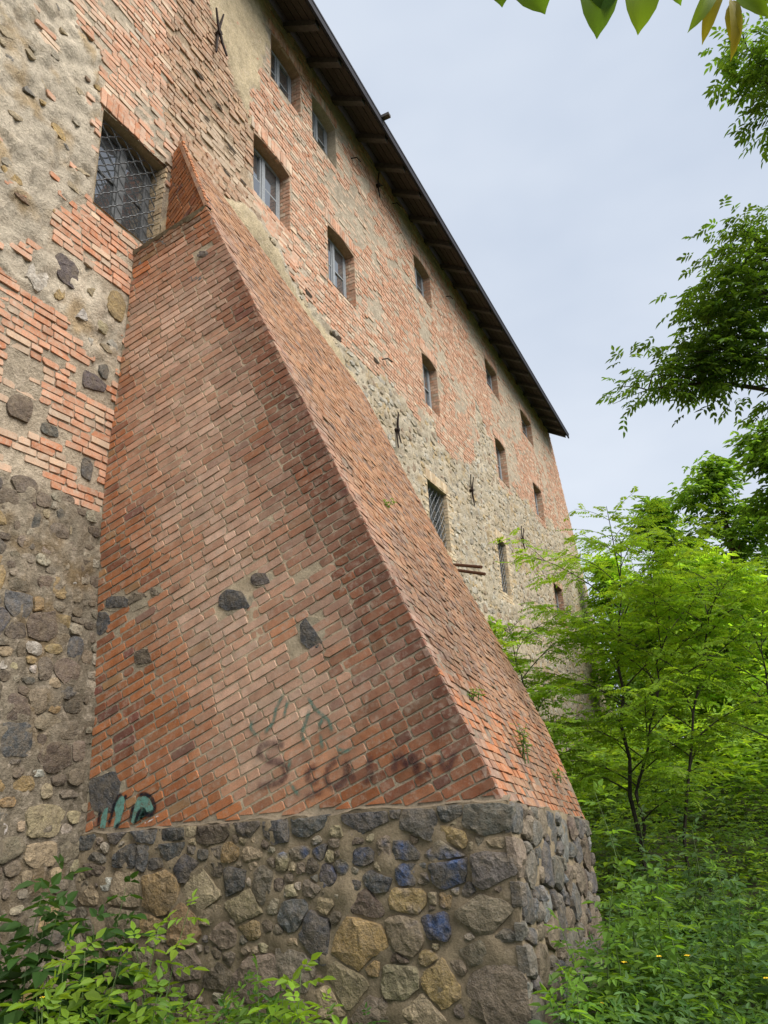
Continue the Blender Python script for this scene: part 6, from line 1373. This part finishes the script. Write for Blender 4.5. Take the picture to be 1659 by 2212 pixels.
broad('ash_tree', 'leafy boughs with drooping leaves in the top right corner', [(4.6, 9.6, 0.2), (4.3, 9.2, 4.0), (3.6, 8.6, 7.2), (2.8, 8.2, 9.4)], 0.2,
      [((1.72, 7.85, 9.05), (.38, .4, .4), 159), ((1.55, 7.6, 9.45), (.35, .4, .3), 116), ((1.85, 8.0, 8.55), (.3, .35, .35), 116), ((2.4, 8.1, 9.2), (.6, .6, .7), 174)],
      'ash', (0.12, 0.044), GREEN * 1.1, 43, 0.16, 0.7)
broad('shade_tree', 'dark leafy tree low at the right edge beneath the drooping one', [(2.3, 12.4, -0.1), (2.3, 12.4, 2.4), (2.0, 12.2, 4.6)], 0.12,
      [((1.75, 12.0, 4.6), (.55, .7, .6), 190), ((1.65, 11.9, 3.9), (.6, .7, .5), 190), ((2.3, 12.2, 4.9), (.7, .8, .7), 140), ((1.9, 12.3, 3.1), (.7, .7, .5), 170)],
      'boxelder', (0.11, 0.05), GREEN * 0.8, 45, 0.14, 0.6)
bgs = [((-4.2, 30.0), 9.3, 2.4, LIGHT * 0.9, 'pale green tree standing against the far end of the wall'),
       ((-1.6, 27.0), 10.3, 2.2, GREEN * 1.0, 'round green tree beyond the locust, left of the taller pair'),
       ((0.6, 25.5), 11.0, 2.2, GREEN * 0.9, 'green background tree with a ragged top, right of the round one'),
       ((2.2, 22.5), 10.6, 2.2, GREEN * 0.8, 'darker background tree close to the right edge'),
       ((4.6, 23.5), 10.8, 2.4, GREEN * 0.85, 'background tree cut by the right edge of the view'),
       ((-0.2, 20.0), 6.2, 1.9, LIGHT * 0.85, 'lower bright green tree in front of the background trees')]
for i, ((x, y), top, rad, col, lab) in enumerate(bgs):
    r_ = random.Random(60 + i); zb = float(ground_h(x, y)); lobes = []
    for j in range(9):
        h = zb + (top - zb) * (0.20 + 0.76 * j / 8); rr = rad * (1.0 - 0.5 * (j / 8) ** 1.6)
        a = r_.uniform(0, 6.28); dd = rr * r_.uniform(.35, .75) * (1 - .5 * j / 8)
        lobes.append(((x + math.cos(a) * dd, y + math.sin(a) * dd, h), (rr * .62, rr * .62, rr * .42), 330))
    broad('background_tree', lab, [(x, y, zb - .2), (x + .1, y, zb + (top - zb) * .45), (x, y + .1, zb + (top - zb) * .85)], 0.16, lobes, 'three', (0.22, 0.11), col * 1.55, 61 + i, 0.16, 0.4, 'trees beyond the wall', 10)  # leaf colour lightened, standing in for haze on the distant trees

# ---- herbs, saplings and undergrowth
def sprig(LV, ST, x, y, z0, h, leafl, col, kind, r_, nodes=5, lean=0.15, stemr=0.005, sag=0.35, wr=0.42):
    az = r_.uniform(0, 6.28); ln = r_.uniform(0, lean) * h
    top = np.array([x + math.cos(az) * ln, y + math.sin(az) * ln, z0 + h])
    st = curve_pts((x, y, z0), top, (math.cos(az) * -.05 * h, math.sin(az) * -.05 * h, 0), 6)
    if ST is not None: ST.tube(st, np.linspace(stemr, stemr * .4, 6), 4, (0.10, 0.15, 0.05), False)
    ph = r_.uniform(0, 3.14)
    P, D, N, S_ = [], [], [], []
    for k in range(nodes):
        f = 0.28 + 0.72 * (k + .6) / nodes
        X_ = f * 5; i0 = min(int(X_), 4); p = st[i0] + (st[i0 + 1] - st[i0]) * (X_ - i0)
        for sgn in (0, math.pi):
            a = ph + k * 1.57 + sgn + r_.uniform(-.3, .3)
            P.append(p); D.append((math.cos(a), math.sin(a), r_.uniform(0.0, .5))); N.append((r_.uniform(-.2, .2), r_.uniform(-.2, .2), 1)); S_.append(1.15 - 0.55 * f + (0.1 if k else 0))
    P.append(top); D.append((math.cos(ph), math.sin(ph), 1.2)); N.append((r_.uniform(-1, 1), r_.uniform(-1, 1), .6)); S_.append(.55)
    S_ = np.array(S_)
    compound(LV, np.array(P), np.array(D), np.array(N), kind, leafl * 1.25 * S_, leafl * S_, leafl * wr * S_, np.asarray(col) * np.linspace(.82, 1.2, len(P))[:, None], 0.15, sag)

def plant(name, label, cat, x, y, h, leafl, col, kind, seed, stems=1, nodes=5, group=None, wr=0.42, zb=None, lean=0.15, spread=0.1, sag=0.35):
    global rng
    rng = np.random.default_rng(seed); r_ = random.Random(seed)
    z0 = float(ground_h(x, y)) - 0.03 if zb is None else zb
    t = thing(name, label, cat, (x, y, z0), group); LV = Leaves(); ST = Acc()
    for s in range(stems):
        hx, hy = (x, y) if s == 0 else (x + r_.uniform(-spread, spread), y + r_.uniform(-spread, spread))
        sprig(LV, ST, hx, hy, z0, h * (1 if s == 0 else r_.uniform(.65, .95)), leafl, col, kind, r_, nodes, lean, 0.006, sag, wr)
    obj('stem', ST.mesh('stem', M['bark']), t)
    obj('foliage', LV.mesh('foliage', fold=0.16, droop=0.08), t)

FG = [  # x, y, top z, leaf length, colour, kind, stems, words
    (-4.62, 3.95, 1.06, 0.115, DARK * 1.15, 'three', 2, 'tall dark-leaved weed against the wall in the lower left corner'),
    (-4.25, 4.22, 0.92, 0.105, DARK * 1.1, 'three', 2, 'second dark-leaved weed, nearer the plinth'),
    (-4.95, 3.6, 0.80, 0.11, DARK * 1.2, 'three', 2, 'dark weed cut by the left edge of the picture'),
    (-3.34, 3.70, 0.90, 0.075, LIGHT * 1.0, 'boxelder', 1, 'slender sapling with a pale tip rising in front of the plinth'),
    (-3.75, 3.35, 0.74, 0.09, LIGHT * .9, 'boxelder', 2, 'bushy box elder sapling left of the slender one'),
    (-3.35, 2.95, 0.66, 0.085, LIGHT * .95, 'boxelder', 2, 'large pale sapling low in the bottom left corner'),
    (-2.95, 3.20, 0.62, 0.085, GREEN * 1.2, 'boxelder', 2, 'green sapling in the middle of the bottom left clump'),
    (-2.66, 2.90, 0.58, 0.08, LIGHT * .85, 'boxelder', 2, 'sapling at the very bottom, left of centre'),
    (-2.30, 3.50, 0.66, 0.085, LIGHT * 1.05, 'boxelder', 2, 'bright yellow-green sapling before the plinth, at the right end of the clump'),
    (-2.02, 3.55, 0.42, 0.075, LIGHT * 1.0, 'boxelder', 1, 'small sapling beside the bright yellow-green one'),
    (-2.75, 3.85, 0.56, 0.07, GREEN * 1.0, 'boxelder', 2, 'darker sapling standing close to the plinth stones'),
    (-3.05, 2.55, 0.50, 0.085, LIGHT * .8, 'boxelder', 2, 'broad-leaved sapling cut by the bottom edge on the left'),
    (-3.9, 2.75, 0.66, 0.09, LIGHT * .9, 'boxelder', 2, 'sapling cut by the left edge at the bottom'),
    (-2.25, 2.75, 0.30, 0.075, LIGHT * .9, 'boxelder', 2, 'low sapling at the bottom edge left of centre'),
    (-1.02, 5.70, 1.38, 0.085, GREEN * 1.15, 'boxelder', 1, 'tall thin sapling at the far corner of the plinth'),
    (-1.12, 5.25, 0.92, 0.08, GREEN * 1.1, 'boxelder', 2, 'leafy sapling leaning on the front of the plinth'),
    (-0.80, 5.55, 0.86, 0.08, GREEN * 1.1, 'boxelder', 2, 'sapling right of the one leaning on the plinth'),
    (-1.15, 4.35, 0.52, 0.085, GREEN * 1.3, 'boxelder', 2, 'light green sapling at the foot of the plinth corner'),
    (-0.40, 6.2, 0.80, 0.085, BLUEG * 1.1, 'boxelder', 2, 'bluish green sapling in the middle of the undergrowth'),
    (-0.05, 5.6, 0.56, 0.10, BLUEG * 1.1, 'three', 2, 'broad-leaved weed at the right edge, low down'),
    (0.30, 7.0, 0.72, 0.10, BLUEG, 'boxelder', 2, 'sapling at the right edge above the broad-leaved weed'),
    (-0.65, 7.6, 0.95, 0.10, BLUEG * .9, 'boxelder', 2, 'shaded sapling below the locust stems'),
    (-1.2, 8.3, 1.02, 0.10, BLUEG * .85, 'boxelder', 2, 'shaded sapling just right of the buttress, in front of the locust')]
for i, (x, y, top, ll, col, kind, stn, lab) in enumerate(FG):
    nm = 'weed' if kind == 'three' else 'box_elder_sapling'
    plant(nm, lab, 'plant', x, y, top - float(ground_h(x, y)), ll * (1.42 if x < -1.8 else 1.3), col * (0.86 if x < -1.8 else 1.0), kind, 200 + i, stn + (2 if x < -1.8 else 1), 6 if top > .8 else 5, 'plants at the foot of the buttress', 0.62 if kind == 'three' else 0.52, None, 0.15, 0.16)
# weeds rooted in the sloping brick front
for i, (a, s, h, lab) in enumerate([(1.45, 0.42, 0.34, 'small leafy weed rooted in the sloping brick face near its foot'), (1.25, 3.1, 0.10, 'tiny green tuft halfway up the sloping brick face'),
                                    (2.55, 0.35, 0.12, 'tiny weed on the brick slope right of the leafy one'), (0.65, 0.85, 0.09, 'tiny weed on the brick slope close to its near edge')]):
    p = C3 + a * D3 + s * E3
    plant('weed', lab, 'plant', p[0], p[1], h, 0.035, GREEN * 1.1, 'three', 300 + i, 4 if h > .2 else 3, 5 if h > .2 else 3, 'weeds growing out of the brick slope', 0.6, p[2] - 0.01, 0.5, 0.06)

def undergrowth(name, label, cat, n, area_fn, hrange, leafr, cols_, kinds, seed, nodes=4):
    global rng
    rng = np.random.default_rng(seed); r_ = random.Random(seed); LV = Leaves(); ST = Acc(); k = 0
    while k < n:
        x, y = area_fn(r_)
        if x is None: continue
        z0 = float(ground_h(x, y)) - .02
        sprig(LV, ST if r_.random() < 0.3 else None, x, y, z0, r_.uniform(*hrange) * (0.7 + 0.6 * fbm1(x * .8, y * .8, 0, 141, 2)), r_.uniform(*leafr), np.asarray(r_.choice(cols_)) * r_.uniform(.75, 1.2), r_.choice(kinds), r_, nodes, 0.3)
        k += 1
    V, F, c = LV.arrays(fold=0.16, droop=0.08)
    A = Acc(); 
    o = obj(name, make_mesh(name, V, F.ravel(), np.full(len(F), 4), M['leaf'], c))
    return stuff(o, label, cat)
def reg_right(r_):
    y = 3.4 + 5.6 * r_.random() ** 0.9; x = r_.uniform(-1.35, 0.35 + 0.18 * y)
    if x < -1.25 - 0.0 and y < 8: return None, None
    if x < -1.1 and y < 4.6: x += 0.25
    return x, y
def reg_mid(r_):
    y = r_.uniform(8.2, 15); return r_.uniform(-4.9, 3.2), y
def reg_far(r_):
    y = r_.uniform(14, 30); return r_.uniform(-4.6, 0.30 * y), y
def reg_left(r_):
    y = r_.uniform(1.9, 4.55); x = r_.uniform(-5.15, -1.75)
    if y > 4.2 and x > -2.4: return None, None
    if x > -2.9 and y < 2.3: return None, None
    return x, y
undergrowth('undergrowth', 'dense mixed undergrowth on the right below the locust', 'undergrowth', 700, reg_right, (0.30, 0.66), (0.06, 0.105), [GREEN * .9, BLUEG * 1.1, BLUEG * 1.3, GREEN * 1.15, DARK * 1.2], ['boxelder', 'three', 'three'], 401)
undergrowth('undergrowth', 'shaded undergrowth round the locust stems', 'undergrowth', 620, reg_mid, (0.45, 0.95), (0.08, 0.12), [GREEN * 1.1, GREEN * .9, BLUEG * 1.1, LIGHT * .8], ['boxelder', 'three'], 403)
undergrowth('undergrowth', 'bright undergrowth on the rising ground behind the locust', 'undergrowth', 1100, reg_far, (0.9, 2.1), (0.16, 0.26), [LIGHT, LIGHT * 1.1, GREEN * 1.2], ['boxelder', 'three'], 405)  # leaf colours lightened to paint a sunlit bank
undergrowth('undergrowth', 'low leafy growth at the foot of the wall on the left', 'undergrowth', 420, reg_left, (0.2, 0.55), (0.07, 0.115), [GREEN, LIGHT * .9, DARK * 1.3], ['boxelder', 'three'], 407)

def reg_foot(r_):
    y = r_.uniform(4.5, 7.6); return -1.28 + 0.35 * r_.random() - 0.01 * y, y
undergrowth('undergrowth', 'leafy fringe hiding the foot of the plinth front', 'undergrowth', 60, reg_foot, (0.3, 0.75), (0.06, 0.10), [GREEN * 1.0, BLUEG * 1.1, GREEN * 1.2], ['boxelder', 'three'], 409, 5)
def cover(name, label, n, xr, yr, leafr, cols_, seed, hmax):
    g_ = np.random.default_rng(seed); x = g_.uniform(*xr, n); y = g_.uniform(*yr, n)
    keep = ~((x < -1.35) & (y > 4.6) & (y < 8.2)) & ~((x < -5.2)); x, y = x[keep], y[keep]; n = len(x)
    z = ground_h(x, y) + g_.uniform(0.01, hmax, n) * fbm(np.column_stack([x * 1.5, y * 1.5, x * 0]), 151, 2)
    LV = Leaves(); a = g_.uniform(0, 6.28, n)
    LV.add(np.column_stack([x, y, z]), np.column_stack([np.cos(a), np.sin(a), g_.uniform(-.1, .5, n)]), np.column_stack([g_.normal(0, .4, n), g_.normal(0, .4, n), np.ones(n)]),
           g_.uniform(*leafr, n), g_.uniform(*leafr, n) * .75, np.asarray(cols_)[g_.integers(0, len(cols_), n)] * g_.uniform(.65, 1.25, (n, 1)))
    stuff(obj(name, LV.mesh(name)), label, 'ground cover')
cover('ground_cover', 'small-leaved ground cover between the saplings', 26000, (-1.4, 2.2), (3.2, 9.0), (0.022, 0.055), [GREEN, GREEN * 1.2, BLUEG], 501, 0.55)
cover('ground_cover', 'low ground cover at the foot of the wall', 9000, (-5.2, -1.6), (1.6, 4.7), (0.025, 0.06), [GREEN, LIGHT * .8, DARK * 1.2], 503, 0.35)
cover('ground_cover', 'shaded ground cover under the trees', 14000, (-5.0, 6.0), (8.5, 24.0), (0.07, 0.15), [GREEN * .8, DARK, LIGHT * .8], 505, 0.7)
# far thicket closing the view between the trunks
rng = np.random.default_rng(610); g_ = np.random.default_rng(611); n_ = 5200
x = g_.uniform(-4.6, 17, n_); y = 33 + 8 * g_.random(n_); top_ = 5.2 + 3.2 * fbm(np.column_stack([x * .45, y * 0 + 3, y * 0]), 171, 3)
z = ground_h(x, y) + top_ * g_.random(n_) ** 0.7
LV = Leaves(); a_g = g_.uniform(0, 6.28, n_)
compound(LV, np.column_stack([x, y, z]), np.column_stack([np.cos(a_g), np.sin(a_g), g_.uniform(-.4, .3, n_)]), np.column_stack([g_.normal(0, .5, n_), g_.normal(0, .5, n_) - .4, np.ones(n_)]), 'boxelder', 0.45, 0.42, 0.22, GREEN * 1.1, 0.3, 0.5)
stuff(obj('thicket', LV.mesh('thicket')), 'far green thicket seen between the trunks', 'thicket')
# yellow celandine flowers
g_ = np.random.default_rng(77)
FLW = [(-0.95, 5.05, .42), (-0.75, 5.1, .45), (-0.6, 5.2, .44), (-0.55, 4.1, .05), (-0.2, 5.4, .3), (-1.05, 4.75, .28), (-0.45, 4.6, .2), (0.1, 5.9, .3), (-0.1, 4.9, .15), (-4.3, 3.7, .35), (-1.9, 3.9, .3), (0.15, 6.4, .35)]
mt, n, L, b, o = new_mat('petal'); b.inputs['Base Color'].default_value = (0.75, 0.5, 0.03, 1)
M['petal'] = mt
for i, (x, y, z) in enumerate(FLW):
    A = Acc(); 
    for k in range(4):
        t = k * 1.57 + i; c_, s_ = math.cos(t), math.sin(t)
        A.add([(x, y, z), (x + .011 * c_ - .008 * s_, y + .011 * s_ + .008 * c_, z + .006), (x + .02 * c_, y + .02 * s_, z + .004), (x + .011 * c_ + .008 * s_, y + .011 * s_ - .008 * c_, z + .006)], [(0, 3, 2, 1)], (1, 1, 1))
    f = obj('flower', A.mesh('flower', M['petal'])); f['label'] = 'small yellow four-petalled flower among the undergrowth leaves'; f['category'] = 'flower'; f['group'] = 'yellow flowers in the undergrowth'

# ---- leaves hanging into the top of the view
rng = np.random.default_rng(88); r_ = random.Random(88)
t = thing('overhanging_tree', 'near tree whose large hanging leaves reach into the top right', 'tree', (1.9, 2.2, -0.25))
A = Acc(); A.tube([(1.9, 2.2, -0.3), (1.88, 2.22, 1.5), (1.8, 2.2, 3.2), (1.7, 2.2, 4.6), (1.65, 2.25, 5.6)], [0.09, 0.075, 0.06, 0.04, 0.02], 8, (0.085, 0.065, 0.045))
obj('trunk', A.mesh('trunk', M['bark']), t)
A = Acc(); A.tube([(1.78, 2.2, 3.6), (1.4, 2.2, 3.98), (0.95, 2.08, 4.06), (0.55, 1.92, 3.99), (0.2, 1.62, 3.76), (-0.02, 1.5, 3.68), (-0.22, 1.38, 3.62)], [.018, .014, .010, .007, .005, .004, .003], 6, (0.07, 0.06, 0.04), False)
obj('stem', A.mesh('stem', M['bark']), t)
def big_leaf(base, tip, wd, col, roll):
    base, tip = np.array(base), np.array(tip); D = tip - base; ln = np.linalg.norm(D); D /= ln
    N = unit(np.array([0.15 + roll, -1.5, -1.7])); S = unit(np.cross(N, D)); N = np.cross(D, S)
    prof = [(0, .03), (.08, .45), (.22, .82), (.40, 1.0), (.58, .88), (.74, .72), (.87, .42), (.95, .14), (1, .015)]
    V, F, cc = [], [], []
    for i, (t, w_) in enumerate(prof):
        ctr = base + D * ln * t + N * (0.03 * math.sin(3 * t))
        for sg in (-1, -.5, 0, .5, 1):
            V.append(ctr + S * sg * w_ * wd * .5 + N * (0.16 * wd * abs(sg) * w_)); cc.append(col * (1.12 if sg == 0 else 1.0))
    for i in range(len(prof) - 1):
        for j in range(4): F.append((5 * i + j, 5 * i + j + 1, 5 * i + j + 6, 5 * i + j + 5))
    A = Acc(); A.add(V, F, np.array(cc)); return A.mesh('leaf', M['leaf'], True)
YEL = np.array([.30, .27, .03])
for (b0, t0_, wd, col, roll) in [((-.15, 1.37, 3.59), (-.12, 1.43, 3.47), .12, GREEN * .8, .2), ((-.20, 1.36, 3.58), (-.22, 1.38, 3.50), .09, GREEN * .8, -.3), ((.03, 1.46, 3.58), (-.01, 1.51, 3.40), .11, GREEN * 1.05, .1),
                             ((.045, 1.45, 3.60), (.03, 1.49, 3.44), .12, GREEN * .75, -.2), ((.13, 1.51, 3.58), (.09, 1.56, 3.41), .105, LIGHT * .8, .25), ((.19, 1.54, 3.56), (.21, 1.59, 3.48), .05, GREEN, 0),
                             ((.36, 1.94, 3.94), (.25, 1.93, 3.76), .055, LIGHT * .8, .6), ((.38, 1.95, 3.93), (.29, 1.99, 3.75), .05, YEL * .8, -.5), ((.40, 1.98, 3.88), (.36, 2.04, 3.69), .045, YEL, .8),
                             ((.41, 1.99, 3.88), (.385, 2.04, 3.72), .05, YEL * .9, -.6), ((.42, 1.99, 3.9), (.50, 2.04, 3.80), .055, LIGHT * .7, .3), ((.44, 1.99, 3.91), (.55, 2.05, 3.86), .05, LIGHT * .8, -.2), ((.5, 2.01, 3.95), (.46, 2.03, 3.83), .07, GREEN * .6, .1)]:
    obj('leaf', big_leaf(b0, t0_, wd, col, roll), t)
